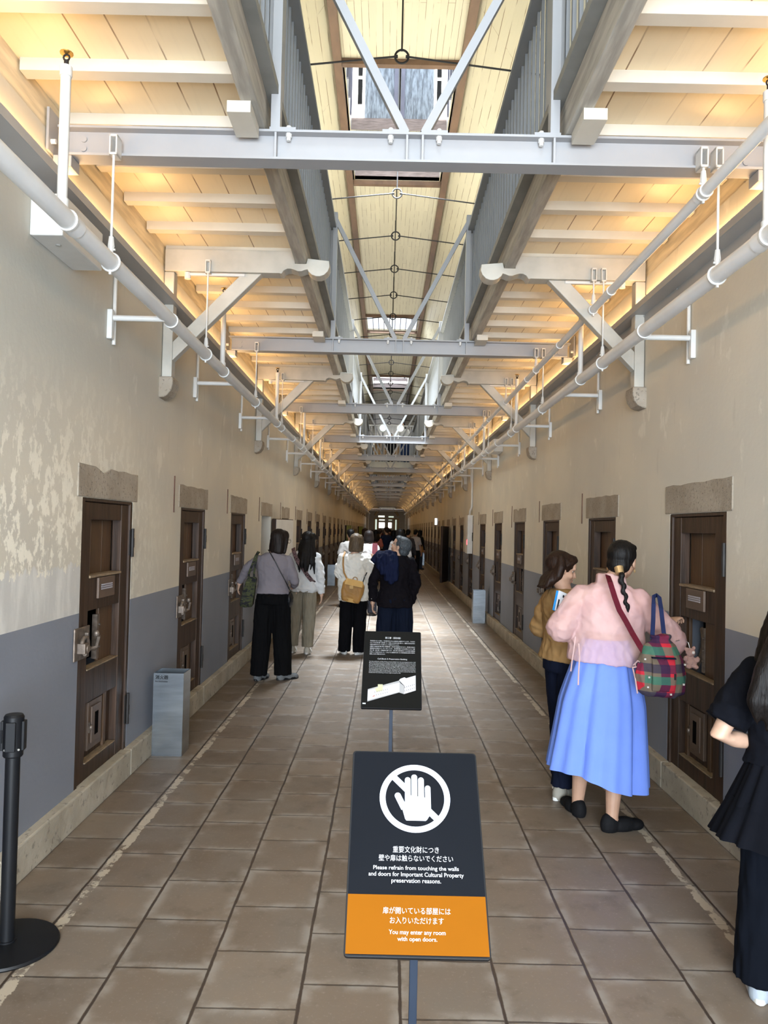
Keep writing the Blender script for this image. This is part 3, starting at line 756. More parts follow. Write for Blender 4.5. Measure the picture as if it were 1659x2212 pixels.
b = MB(); b.box((-2.0, -.5, -1.5), (2.0, -.4, -.02)); obj('dark_dado', b, M['door'], t)
for i, (s, lab) in enumerate(((-1, 'tall pale window at the far left of the end hall'), (1, 'tall pale window at the far right of the end hall'))):
    t = thing('window_%d' % (10 + i), lab, 'window', (CX + s*2.15, END + 2.9, 1.45), kind='structure')  # glowing panes stand in for bright door gaps
    obj('pane', MB().box((-.42, 0, 0), (.42, .02, 1.3)), M['winpale'], t); obj('window_frame', MB().box((-.5, -.02, 1.3), (.5, .06, 1.5)).box((-.02, -.02, 0), (.02, .0, 1.3)), M['iron'], t)

# ---------------- footbridge between the galleries
YB = 23.9
t = thing('footbridge', 'pale footbridge with white railing linking the two galleries', 'footbridge', (CX, YB, 3.5))
b = MB(); b.box((-.70, 0, .01), (.70, 3.2, .19)); obj('deck', b, M['paleplaster'], t)
b = MB(); b.box((-.72, -.03, 1.30), (.72, .03, 1.335)); obj('handrail', b, M['white'], t)
for k in range(15): obj('baluster', MB().box((-.70 + .1*k - .009, -.01, .19), (-.70 + .1*k + .009, .01, 1.30)), M['white'], t)
for s, lab in ((-1, 'round white lamp with a pale blue centre on the footbridge, left one'), (1, 'round white lamp with a plain white centre on the footbridge, right one')):
    x = CX + s*.27 + .02
    t = thing('round_lamp', lab, 'lamp', (x, YB + .12, 3.69), 0, 'round lamps on the footbridge')
    b = MB(); b.tube([(0, 0, 0), (0, 0, .95)], .022, 10); b.tube([(0, 0, 0), (0, 0, .03)], .10, 16); obj('stand', b, M['greysteel'], t)
    b = MB(); b.tube([(0, -.16, 1.05), (0, -.10, 1.05)], [.135, .135], 24); obj('lamp_head', b, M['white'], t)
    b = MB(); b.tube([(0, -.166, 1.05), (0, -.16, 1.05)], .10, 24); obj('diffuser', b, emissive('lamp_face%d' % s, (.72, .96, .96) if s < 0 else (1, 1, 1), 1.3), t)
# ------------------------------------------------------------------ signs, stanchion, extinguisher boxes
def text(name, body, m, parent, x0, x1, y0, y1, z, bold=.0):
    cu = bpy.data.curves.new(name, 'FONT'); cu.body = body; cu.size = 1; cu.offset = bold; cu.resolution_u = 3
    o = bpy.data.objects.new(name, cu); COL.objects.link(o)
    me = bpy.data.meshes.new_from_object(o.evaluated_get(bpy.context.evaluated_depsgraph_get()))
    bpy.data.objects.remove(o); bpy.data.curves.remove(cu)
    xs = [v.co.x for v in me.vertices]; ys = [v.co.y for v in me.vertices]
    a, b_, c, d = min(xs), max(xs), min(ys), max(ys)
    sx = (x1 - x0) / (b_ - a); sy = (y1 - y0) / (d - c)
    for v in me.vertices: v.co = V((x0 + (v.co.x - a)*sx, y0 + (v.co.y - c)*sy, z))
    me.name = name
    return link(name, me, m, parent)
def sign_stand(label, B, T, face_c):
    B, T = V(B), V(T); g = thing('sign_stand', label, 'sign', (B.x, B.y + .16, 0))
    u = V((1, 0, 0)); v = (T - B); Lh = v.length; v.normalize(); n = u.cross(v).normalized()
    R = Matrix((u, v, n)).transposed().to_4x4(); R.translation = B - g.location
    def rrect(x0, y0, x1, y1, r):
        pts = []
        for cx, cy, a in ((x1 - r, y0 + r, -PI/2), (x1 - r, y1 - r, 0), (x0 + r, y1 - r, PI/2), (x0 + r, y0 + r, PI)):
            for k in range(5): pts.append((cx + r*math.cos(a + k*PI/8), cy + r*math.sin(a + k*PI/8)))
        return pts
    b = MB(); b.prism(rrect(-.152, -.004, .152, Lh + .003, .008), lambda a, c: R @ V((a, c, -.014)), lambda a, c: R @ V((a, c, -.001)))
    obj('panel_tray', b, M['black'], g, bev=.0008)
    b = MB(); b.prism(rrect(-.1485, 0, .1485, Lh, .007), lambda a, c: V((a, c, -.001)), lambda a, c: V((a, c, 0)))
    face = obj('sign_face', b, face_c, g); face.matrix_local = R
    m = R @ V((0, Lh * .42, -.02)); b = MB()
    b.box((m.x - .009, m.y - .009, .006), (m.x + .009, m.y + .009, m.z + .01)); b.bar(R @ V((0, .08, -.018)), R @ V((0, Lh - .08, -.018)), .05, .006, n)
    obj('pole', b, M['signpole'], g, bev=.001)
    b = MB(); b.box((-.13, m.y - .13, 0), (.13, m.y + .13, .008)); obj('base_plate', b, M['signpole'], g, bev=.002)
    return g, face, Lh
WH = simple('sign_white', (.46, .50, .58), .5, 0, .01); WT = simple('text_white', (.52, .53, .56), .5, 0, .01)
SB = simple('sign_charcoal', (.0048, .006, .0088), .6, 0, .04, spec=.08); SB2 = simple('sign_black', (.008, .008, .0075), .6, 0, .04, spec=.08)
OR = simple('sign_orange', (.20, .066, .0015), .6, 0, .02, spec=.08)
g, face, Lh = sign_stand('near charcoal sign on a thin pole with a crossed-out hand and an orange lower band', (.085, 1.597, .7255), (.084, 1.916, 1.047), SB)
obj('orange_band', MB().box((-.1485, .001, 0), (.1485, .118, .0004)), OR, face)
b = MB()
def flat(poly, z=.0007): b.prism(poly, lambda a, c: V((a, c, z - .0003)), lambda a, c: V((a, c, z)))
cx, cy, ro, ri = -.001, .3373, .0835, .0695; n = 64
ring = []
for k in range(n):
    a0, a1 = 2*PI*k/n, 2*PI*(k + 1)/n
    flat([(cx + ri*math.cos(a0), cy + ri*math.sin(a0)), (cx + ro*math.cos(a0), cy + ro*math.sin(a0)), (cx + ro*math.cos(a1), cy + ro*math.sin(a1)), (cx + ri*math.cos(a1), cy + ri*math.sin(a1))])
def strip(p, q, w, z=.0006):
    p, q = V((*p, 0)), V((*q, 0)); d = (q - p).normalized(); e = V((-d.y, d.x, 0)) * w / 2
    flat([(p - e)[:2], (q - e)[:2], (q + e)[:2], (p + e)[:2]], z)
def pill(p, q, w, z=.00095):
    p, q = V((*p, 0)), V((*q, 0)); d = (q - p).normalized(); e = V((-d.y, d.x, 0)); pts = [(p - e*w/2)[:2], (q - e*w/2)[:2]]
    pts = [tuple((p - e*w/2)[:2])] + [tuple((q + (-e*math.cos(t) + d*math.sin(t))*w/2)[:2]) for t in [PI*k/10 for k in range(11)]] + [tuple((p + e*w/2)[:2])]
    flat(pts, z)
obj('prohibition_ring', b, WH, face)
b = MB(); strip((-.052, .389), (-.02, .357), .015); strip((.031, .306), (.05, .287), .015); obj('prohibition_bar', b, WH, face)
b = MB()
flat([(-.0215, .282), (.0235, .282), (.0265, .284), (.0365, .300), (.0368, .335), (.0235, .3345), (.0225, .3345), (.0082, .345), (-.0092, .345), (-.0245, .345), (-.0245, .3265), (-.041, .333)][::1])
b.f = []; b.v = []
flat([(-.0215, .282), (.0235, .282), (.0265, .2845), (.0365, .3), (.0366, .338), (.0235, .338), (-.0246, .345), (-.0246, .326), (-.0385, .338), (-.0245, .286)])
pill((-.0178, .335), (-.0178, .3815), .0137); pill((-.0020, .335), (-.0020, .3885), .0142); pill((.0140, .335), (.0140, .3815), .0140); pill((.0298, .325), (.0298, .3615), .0135)
pill((-.0262, .310), (-.0415, .3415), .0150)
obj('hand_pictogram', b, WH, face)
Z1 = .0009
text('lettering', '重要文化財につき', WT, face, -.0522, .0516, .2080, .2227, Z1, .0)
text('lettering', '壁や扉は触らないでください', WT, face, -.0836, .0825, .1892, .2034, Z1, .0)
text('lettering', 'Please refrain from touching the walls', WT, face, -.0952, .0942, .1680, .1795, Z1, .007)
text('lettering', 'and doors for Important Cultural Property', WT, face, -.1052, .1043, .1540, .1660, Z1, .007)
text('lettering', 'preservation reasons.', WT, face, -.0550, .0538, .1405, .1520, Z1, .007)
text('lettering', '扉が開いている部屋には', WT, face, -.0727, .0718, .0795, .0932, Z1, .0)
text('lettering', 'お入りいただけます', WT, face, -.0575, .0565, .0602, .0735, Z1, .0)
text('lettering', 'You may enter any room', WT, face, -.0594, .0595, .0370, .0485, Z1, .007)
text('lettering', 'with open doors.', WT, face, -.0414, .0416, .0245, .0352, Z1, .007)

g, face, Lh = sign_stand('further black sign on a thin pole with small white text and a building drawing', (.048, 3.838, .7125), (.0515, 4.173, 1.0435), SB2)
text('lettering', '第三寮（保存棟）', WT, face, -.0386, .0447, .4224, .4358, Z1, .008)
jp = ['奈良監獄の五つの寮は、中央看守所を中心に放射状に配置されています。その内の',
 'ひとつである第三寮（保存棟）は、活用による改変を最小限とし、重要文化財指定時の', '状態を保持するという方針によって保存されています。',
 '2階建ての煉瓦造の第三寮には各階48房、計96房の独居房があります。明治期の監獄は', '雑居房を基本としていましたが、奈良監獄では五寮のうち二寮',
 '（第二寮・第三寮）が独居房の寮となり、第三寮と第四寮は3～4人定員の雑居房', 'の寮として計画されました。このように独居房を多くもつ奈良監獄は当時の理想を', '実現した点に特徴があります。']
for i, l in enumerate(jp):
    y = .4085 - i*.0123; w = .1205 if i not in (2, 7) else (.037 if i == 2 else -.036)
    text('lettering', l, WT, face, -.1185, w, y - .0045, y + .0035, Z1, .0)
text('lettering', 'Cell Block 3: Preservation Building', WT, face, -.0758, .0789, .2855, .2965, Z1, .008)
en = ['The five cell blocks of Nara Prison extend radially from the central guard station. Cell', 'Block 3 has been preserved according to the policy of minimizing alterations for reuse', 'and maintaining the building’s condition since it was designated an Important Cultural', 'Property. The two-story brick structure contains 48 single-occupancy cells on each floor', 'for a total of 96. During the Meiji period (1868–1912), most prisons consisted pri-', 'marily of multi-occupancy cells. At Nara Prison, two of the five cell blocks (including 3)', 'were designed for single-occupancy cells. Cell Block 3 was built with multi-occupancy', 'cells accommodating three to four inmates. In this way, the prison combined the ideas of a', 'model prison by consisting of many single-occupancy cells.']
for i, l in enumerate(en):
    y = .2742 - i*.0086; text('lettering', l, WT, face, -.1192, .1226 if i < 8 else .046, y - .0036, y + .0032, Z1, .0)
def face_poly(name, poly, m, z):
    bb = MB(); bb.prism(poly, lambda a, c: V((a, c, z - .0002)), lambda a, c: V((a, c, z))); return obj(name, bb, m, face)
g1 = simple('drawing_pale', (.55, .55, .60), .5, 0, .03); g2 = simple('drawing_mid', (.36, .36, .37), .5, 0, .03); g3 = simple('drawing_dark', (.12, .12, .13), .5, 0, .03); g4 = simple('drawing_yellow', (.50, .50, .33), .5, 0, .03)
face_poly('building_drawing', [(-.1202, .040), (.040, .0935), (.0442, .150), (-.1202, .098)], g1, .0005)
face_poly('building_drawing', [(-.1202, .0325), (.040, .090), (.0445, .0955), (-.1202, .040)], g2, .00055)
face_poly('building_drawing', [(-.1202, .0975), (.042, .1495), (.037, .160), (-.1202, .1045)], g2, .0006)
face_poly('building_drawing', [(.0395, .0885), (.062, .0815), (.064, .128), (.040, .150)], g2, .0007)
face_poly('building_drawing', [(.037, .162), (.0655, .129), (.1227, .15), (.1227, .194), (.074, .1755), (.0655, .181), (.045, .172)], g1, .0008)
face_poly('building_drawing', [(.0622, .0805), (.1226, .1035), (.1227, .15), (.0655, .129)], g1, .0009)
face_poly('building_drawing', [(-.076, .088), (-.045, .098), (-.045, .135), (-.070, .135), (-.070, .115), (-.085, .110)], g4, .0010)
for r_, (xa, ya, xb, yb) in enumerate(((-.085, .085, -.022, .103), (-.088, .065, -.022, .085))):
    for k in range(7):
        f = k/6; x = xa + (xb - xa)*f; y = ya + (yb - ya)*f; face_poly('drawn_window', [(x, y), (x + .0022, y + .0006), (x + .0022, y + .0066), (x, y + .006)], g3, .0012)
for yy in (.096, .117):
    for k in range(6):
        x = .066 + .0096*k; y = yy + .0037*k; face_poly('drawn_window', [(x, y), (x + .003, y + .001), (x + .003, y + .0065), (x, y + .0055)], g3, .0012)
face_poly('marker', [(-.098, .059), (-.085, .063), (-.084, .0665), (-.090, .0665)], simple('marker_red', (.7, .15, .08), .5), .0013)
face_poly('number_tag', [(-.144, .017), (-.128, .017), (-.128, .0245), (-.144, .0245)], WT, .0008)

# black belt stanchion at the left edge
t = thing('stanchion', 'black belt stanchion on a round flat base at the left edge', 'stanchion', (-1.388, 2.919, 0))
b = MB(); b.lathe([(.182, 0), (.186, .006), (.182, .014), (.05, .022), (.001, .022)], n=40); obj('base', b, M['black'], t, smooth=25)
b = MB(); b.tube([(0, 0, .02), (0, 0, .74)], .0265, 24); b.tube([(0, 0, .02), (0, 0, .028)], .033, 24); obj('post', b, M['black'], t, smooth=30)
b = MB(); b.lathe([(.033, .71), (.036, .715), (.036, .86), (.031, .868), (.02, .870), (.001, .868)], n=28); obj('belt_head', b, M['black'], t, smooth=30)
b = MB()
for a in (0, 1, 2, 3):
    Rz = Matrix.Rotation(a*PI/2 + .15, 4, 'Z'); b.box((.032, -.018, .735), (.043, .018, .845), Rz)
obj('belt_clip', b, M['black'], t, bev=.003)
b = MB(); b.tube([(0.030, -.022, .742), (.033, -.026, .742)], .004, 8); b.tube([(-.014, -.034, .742), (-.015, -.039, .742)], .004, 8); obj('screw', b, M['chrome'], t)
b = MB(); b.loft([[(-.03 - .9*k/8, -.03 - .02*k/8, .765 - .05*math.sin(PI*k/16)), (-.03 - .9*k/8, -.028 - .02*k/8, .765 - .05*math.sin(PI*k/16)), (-.03 - .9*k/8, -.028 - .02*k/8, .813 - .05*math.sin(PI*k/16)), (-.03 - .9*k/8, -.03 - .02*k/8, .813 - .05*math.sin(PI*k/16))] for k in range(9)]); obj('belt', b, M['black'], t)

# stainless fire extinguisher boxes
def ext(x0, y0, w, dep, lab, lettered):
    t = thing('extinguisher_box', lab, 'extinguisher box', (x0, y0, 0), 0, 'steel extinguisher boxes')
    wl = .004
    b = MB(); b.box((0, 0, .001), (w, wl, .57)); b.box((0, wl, .001), (wl, dep, .57)); b.box((w - wl, wl, .001), (w, dep, .57)); b.box((wl, dep - wl, .001), (w - wl, dep, .57)); b.box((wl, wl, .10), (w - wl, dep - wl, .11)); obj('box', b, M['inox'], t)
    if lettered:
        for body, xa, xb, za, zb in (('消火器', .012, .102, .528, .556), ('Fire Extinguisher', .012, .100, .505, .518)):
            o = text('lettering', body, M['black'], t, xa, xb, za, zb, 0, .02)
            o.matrix_local = Matrix(((1, 0, 0, 0), (0, 0, -1, -.0012), (0, 1, 0, 0), (0, 0, 0, 1)))
ext(-1.578, 5.324, .208, .19, 'brushed steel extinguisher box lettered in Japanese beside the first left cell door', True)
ext(1.545, 13.35, .212, .20, 'steel extinguisher box on the floor by the right wall', False)
ext(-1.578, 21.25, .21, .20, 'steel extinguisher box by the left wall beyond the long-haired woman', False)
ext(1.56, 34.7, .21, .20, 'small far steel extinguisher box by the right wall', False)
# ------------------------------------------------------------------ people
def baked(mb, voxel, smooth=6, disp=None, floor=None, keep=None):
    me = mb.mesh('tmp'); o = bpy.data.objects.new('tmp', me); COL.objects.link(o)
    m = o.modifiers.new('r', 'REMESH'); m.mode = 'VOXEL'; m.voxel_size = voxel; m.adaptivity = 0
    if smooth: s_ = o.modifiers.new('s', 'SMOOTH'); s_.factor = .5; s_.iterations = smooth
    bpy.context.view_layer.update()
    r = bpy.data.meshes.new_from_object(o.evaluated_get(bpy.context.evaluated_depsgraph_get()))
    bpy.data.objects.remove(o); bpy.data.meshes.remove(me)
    if disp:
        amp, fr, seed = disp
        for v, nrm in [(v, V(n.vector)) for v, n in zip(r.vertices, r.vertex_normals)]:
            c = v.co; q = noise.noise(V((c.x*fr[0] + seed, c.y*fr[1], c.z*fr[2]))); r2 = noise.noise(V((c.x*fr[0]*1.3 + c.z*fr[2]*.9, c.y*fr[1]*1.2 + seed, c.z*fr[2]*.7 - c.x*fr[0]*.8)))
            v.co = c + nrm * amp * (q + 1.1*(.45 - abs(r2)*1.6) + .4*noise.noise(V((c.x*fr[0]*2.3, c.y*fr[1]*2.3 + seed, c.z*fr[2]*2.3))))
    if floor is not None:
        for v in r.vertices: v.co.z = max(v.co.z, floor)
    for p in r.polygons: p.use_smooth = True
    return r
def organic(name, mb, m, parent, voxel, smooth=6, disp=None, floor=None):
    me = baked(mb, voxel, smooth, disp, floor); me.name = name
    return link(name, me, m, parent)

def skin_mat(name, c):
    t = NT(name, .5, 0, .4); t.b.inputs['Subsurface Weight'].default_value = .08; t.b.inputs['Subsurface Radius'].default_value = (.8, .3, .2); t.b.inputs['Subsurface Scale'].default_value = .01
    p = t.pos(True); t.base(t.mix(t.ramp(t.noise(p, 12, 3), .3, .7), sh(c, .93), sh(c, 1.06))); return t.m
def hair_mat(name, c, hi):
    t = NT(name, .5, 0, .16); p = t.mapv(t.pos(True), (60, 60, 3)); f = t.noise(p, 4, 3, .6)
    t.base(t.mix(t.ramp(f, .35, .72), c, hi)); t.bump(f, .5, .004); return t.m
def cloth(name, c, rough=.85, var=.10, weave=0.0):
    t = NT(name, rough, 0, .08); p = t.pos(True)
    t.base(t.mix(t.ramp(t.noise(p, 7, 4), .3, .7), sh(c, 1 - var), sh(c, 1 + var)))
    t.bump(t.noise(t.mapv(p, (6, 6, 2)), 4, 5), .25, .01); return t.m
SKIN = skin_mat('skin', (.50, .315, .225)); SKIN2 = skin_mat('skin_warm', (.42, .25, .17))
H_RED = hair_mat('hair_red_brown', (.009, .004, .0025), (.026, .012, .007)); H_BLACK = hair_mat('hair_black', (.003, .0025, .0025), (.009, .0075, .007)); H_BROWN = hair_mat('hair_brown', (.016, .008, .005), (.042, .022, .013)); H_DARK = hair_mat('hair_dark_brown', (.006, .004, .0035), (.017, .011, .009))
H_GIRL = hair_mat('hair_girl', (.0028, .002, .0018), (.0085, .0058, .005)); H_BOB = hair_mat('hair_light_brown', (.05, .034, .02), (.13, .09, .055)); H_GREY = hair_mat('hair_grey', (.022, .026, .030), (.085, .095, .105))
EYEW = simple('eye_white', (.30, .27, .25), .4); EYEB = simple('iris', (.012, .008, .006), .2); LIP = simple('lips', (.36, .13, .11), .5)

def RX(a): return Matrix.Rotation(a, 4, 'X')
def RY(a): return Matrix.Rotation(a, 4, 'Y')
def RZ(a): return Matrix.Rotation(a, 4, 'Z')

class Person:
    def __init__(s, name, label, x, y, heading, h=1.58, lean=0.0, tilt=0.0, z=0.0, fine=.007, group=None):
        # heading: 0 looks away from the camera, positive turns left
        s.k = h / 1.60; s.fine = fine
        s.root = thing(name, label, 'person', (x, y, z), heading, group)
        s.inv = (Matrix.Translation((x, y, z)) @ RZ(heading)).inverted()
        piv = V((0, 0, .90)); s.T = Matrix.Translation(piv) @ RY(tilt) @ RX(-lean) @ Matrix.Translation(-piv)
        s.feet = [(-.085, 0, 0), (.085, 0, 0)]; s.arms = {}; s.head_m = None
    def L(s, w): return s.inv @ V(w)                  # world point to the person's own space (metres)
    def U(s, p): return (s.T @ V(p)) * s.k
    def set_head(s, yaw=0, pitch=0, roll=0, off=(0, 0, 0)):
        c = s.U((off[0], .015 + off[1], 1.475 + off[2])); s.hc = c
        s.head_m = Matrix.Translation(c) @ RZ(yaw) @ RX(pitch) @ RY(roll) @ Matrix.Scale(s.k, 4); return s
    def H(s, p): return s.head_m @ V(p)
    def shoulder(s, side, drop=0): return s.U((side*.152, -.005, 1.262 - drop))
    def arm(s, side, elbow, wrist, hdir=None, palm=None, thumb=None, curl=.35, hand=True):
        sh_ = s.shoulder(side); s.arms[side] = (sh_, V(elbow), V(wrist), hdir, palm, thumb, curl, hand); return s
    def rest_arm(s, side, out=.03, fwd=.03):
        a = s.shoulder(side); e = a + V((side*(.035 + out), -.01, -.25))*s.k; w = e + V((side*.015, .03 + fwd, -.225))*s.k
        return s.arm(side, e, w, V((0, .1, -1)), V((-side, 0, 0)), V((0, 1, -.2)))
    def torso(s, prof, e=0.0, ex=0.0):
        return [(s.U((cx, cy, z)), (s.T.to_3x3() @ V((rx + e + ex, 0, 0)))*s.k, (s.T.to_3x3() @ V((0, ry + e, 0)))*s.k) for z, cx, cy, rx, ry in prof]
    BODY = [(.80, 0, 0, .125, .095), (.85, 0, -.006, .155, .108), (.92, 0, -.004, .145, .10), (1.0, 0, .004, .118, .087), (1.10, 0, .008, .126, .093), (1.19, 0, .006, .142, .098), (1.255, 0, .0, .150, .085), (1.30, 0, -.004, .115, .066), (1.335, 0, -.004, .055, .052)]
    def hand(s, mb, w, d, palm, thumb, curl):
        k = s.k; d = V(d).normalized(); n = V(palm); n = (n - d*n.dot(d)).normalized(); t = V(thumb); t = (t - d*t.dot(d) - n*t.dot(n)).normalized()
        R = Matrix((t, n, d)).transposed().to_4x4()
        mb.ell(w + d*.045*k, (.036*k, .014*k, .052*k), R, 12); mb.tube([w - d*.02*k, w + d*.03*k], [.024*k, .026*k], 10)
        for i, L in enumerate((.062, .072, .067, .052)):
            p = w + (d*(.088 - .004*abs(i - 1.3)) + t*(.029 - .0195*i))*k; dd_ = (d + t*(.10 - .07*i)).normalized(); pts = [p - dd_*.012*k, p]; a = curl*.6
            for q in (.42, .33, .25):
                v = dd_*math.cos(a) + n*math.sin(a); pts.append(pts[-1] + v*L*q*k); a += curl*1.1
            mb.cap_tube(pts, [.0085*k, .0085*k, .0078*k, .0072*k, .0062*k], 8)
        p = w + (d*.028 + t*.027)*k; v = (d*.62 + t*.70 + n*.25).normalized(); v2 = (d*.9 + t*.25 + n*.35).normalized()
        mb.cap_tube([p - v*.01*k, p + v*.030*k, p + v*.030*k + v2*.028*k], [.0115*k, .010*k, .0075*k], 8)
    def body(s, skin, legs_skin=True):
        k = s.k; mb = MB(); mb.ell_rings(s.torso(s.BODY), 20)
        mb.tube([s.U((0, -.008, 1.31)), s.U((0, -.004, 1.34)), s.hc + (s.head_m.to_3x3() @ V((0, -.02, -.055)))], [.056*k, .050*k, .047*k], 14)
        h = lambda c, r, M_=None: mb.ell(s.H(c), tuple(q*k for q in r), s.head_m.to_3x3().normalized().to_4x4() if M_ is None else M_, 18)
        h((0, -.012, .022), (.071, .089, .080)); h((0, .018, -.028), (.060, .064, .066)); h((0, .046, -.062), (.040, .036, .034)); h((0, .066, -.086), (.019, .016, .014)); h((0, .055, .035), (.050, .032, .042))
        for sg in (-1, 1):
            h((sg*.034, .056, -.030), (.022, .022, .022)); h((sg*.032, .076, .020), (.020, .008, .006))
            h((sg*.071, -.008, -.012), (.007, .016, .029)); h((sg*.074, -.014, .006), (.006, .014, .012))
        mb.tube([s.H((0, .082, .012)), s.H((0, .098, -.012)), s.H((0, .104, -.027)), s.H((0, .090, -.036))], [.0065*k, .0085*k, .0115*k, .009*k], 10)
        for sg in (-1, 1): h((sg*.0095, .090, -.030), (.0065, .0075, .0055))
        h((0, .082, -.055), (.021, .010, .0052)); h((0, .081, -.065), (.018, .011, .0058))
        for side, (a, e, w, hd, pl, th, cu, hand) in s.arms.items():
            mb.cap_tube([a + (s.U((0, 0, 1.2)) - a)*.12, a, a.lerp(e, .5), e, e.lerp(w, .35), w], [.045*k, .046*k, .041*k, .036*k, .035*k, .0235*k], 14)
            if hand: s.hand(mb, w, hd if hd is not None else (w - e), pl if pl is not None else V((-side, 0, 0)), th if th is not None else V((0, 1, 0)), cu)
        for i, sg in enumerate((-1, 1)):
            fx, fy, ta = s.feet[i]; hip = V((sg*.082, 0, .83))*k; dq = V((-math.sin(ta), math.cos(ta), 0))*.02; an = V((fx, fy, .085*k)) - dq; kn = hip.lerp(an, .52) + V((0, .02, 0))*k
            mb.cap_tube([hip, hip.lerp(kn, .5), kn, kn.lerp(an, .35), an, V((fx, fy, .05*k)) - dq], [.082*k, .070*k, .052*k, .053*k, .034*k, .034*k], 14)
            d = V((-math.sin(ta), math.cos(ta), 0)); mb.cap_tube([an + V((0, 0, -.045))*k - d*.03*k, V((fx, fy, .032*k)) + d*.05*k, V((fx, fy, .024*k)) + d*.13*k], [.032*k, .032*k, .022*k], 10)
        s.b = organic('body', mb, skin, s.root, s.fine, 4, None, .004); return s
    def face(s):
        k = s.k; R = s.head_m.to_3x3().normalized().to_4x4()
        for sg in (-1, 1):
            b = MB(); b.ell(s.H((sg*.031, .0650, .002)), (.0118*k, .0066*k, .0042*k), R, 12); obj('eye', b, EYEW, s.root, smooth=80)
            b = MB(); b.ell(s.H((sg*.031, .0700, -.0003)), (.0052*k, .0026*k, .0040*k), R, 10); obj('iris', b, EYEB, s.root, smooth=80)
            b = MB(); b.tube([s.H((sg*.018, .0715, .0055)), s.H((sg*.031, .0735, .0070)), s.H((sg*.044, .0665, .004))], .0016*k, 6); b.tube([s.H((sg*.014, .0865, .022)), s.H((sg*.030, .0840, .026)), s.H((sg*.048, .0695, .021))], [.0022*k, .003*k, .0015*k], 6, flat=.6); obj('eyebrow', b, H_DARK, s.root)
        b = MB(); b.ell(s.H((0, .0885, -.0545)), (.0195*k, .0055*k, .0042*k), R, 12); b.ell(s.H((0, .0885, -.0625)), (.0165*k, .006*k, .005*k), R, 12); obj('lips', b, LIP, s.root, smooth=80); return s
    def glasses(s, m):
        b = MB(); k = s.k; R = s.head_m.to_3x3().normalized().to_4x4()
        for sg in (-1, 1):
            b.torus(s.H((sg*.034, .099, -.002)), .022*k, .0018*k, R @ RX(PI/2), 20, 6); b.tube([s.H((sg*.056, .096, .003)), s.H((sg*.078, .05, .005)), s.H((sg*.08, -.02, .002))], .0016*k, 6)
        b.tube([s.H((-.012, .1, .001)), s.H((.012, .1, .001))], .0018*k, 6); obj('glasses', b, m, s.root); return s
    def hair(s, m, style, length=.14, parent_name='hair', extra=None, back=0.0):
        k = s.k; mb = MB(); R = s.head_m.to_3x3().normalized().to_4x4()
        e = lambda c, r: mb.ell(s.H(c), tuple(q*k for q in r), R, 20)
        if style == 'short':
            e((0, -.026, .030), (.081, .092, .084)); e((0, .03, .075), (.062, .055, .030)); e((0, -.055, -.03), (.068, .055, .055))
        else:
            e((0, -.024, .030), (.083, .098, .087)); e((0, .028, .080), (.060, .055, .028))
            if style != 'swept':
                for sg in (-1, 1): e((sg*.062, .012, .040), (.023, .052, .060))
        if style == 'bob':
            X = s.head_m.to_3x3() @ V((1, 0, 0)); Y = s.head_m.to_3x3() @ V((0, 1, 0))
            mb.ell_rings([(s.H((0, -.028, .05)), X*.080, Y*.090), (s.H((0, -.030, -.02)), X*.090, Y*.082), (s.H((0, -.034, -.07)), X*.094, Y*.076), (s.H((0, -.038, -length*.85)), X*.092, Y*.066), (s.H((0, -.040, -length)), X*.083, Y*.054)], 20)
            for sg in (-1, 1): mb.cap_tube([s.H((sg*.070, .025, .05)), s.H((sg*.080, .022, -.03)), s.H((sg*.080, .012, -length*.85))], [.020*k, .020*k, .016*k], 10)
        if style == 'long':
            n = 11
            for j in range(n):
                f = (j - (n - 1)/2)/((n - 1)/2); p0 = s.H((f*.070, -.06 + .055*abs(f)**2, .03)); p1 = s.H((f*.094, -.095 + .075*abs(f)**2, -.075)); L = length*(1 - .18*noise.noise(V((j*1.7, length, 1))))
                bk = V((0, -(.075 + back)*(1 - .55*f*f), 0))
                q = [p0, p1, p1 + V((f*.025, 0, -L*.35)) + bk*.55, p1 + V((f*.035 + .01*math.sin(j*2.3), 0, -L*.7)) + bk, p1 + V((f*.03 + .012*math.sin(j*1.3), 0, -L)) + bk]
                mb.cap_tube(q, [.026*k, .031*k, .027*k, .021*k, .007*k], 10)
        if style == 'swept':
            for j in range(9):
                f = (j - 4)/4; mb.cap_tube([s.H((f*.066, -.05, .06)), s.H((f*.086, -.058 + .022*abs(f), .0)), s.H((f*.090, -.062 + .024*abs(f), -.06)), s.H((f*.080, -.070 + .02*abs(f), -.115 - .012*math.sin(j*2.1)))], [.024*k, .030*k, .028*k, .014*k], 10)
            for sg in (-1, 1): mb.cap_tube([s.H((0, .060, .092)), s.H((sg*.040, .058, .076)), s.H((sg*.070, .018, .040)), s.H((sg*.078, -.03, .0))], [.018*k, .020*k, .020*k, .018*k], 10)
        if extra: extra(mb)
        s.hr = organic(parent_name, mb, m, s.root, max(.006, s.fine), 4, (.0022, (45, 45, 4), 3.0)); return s
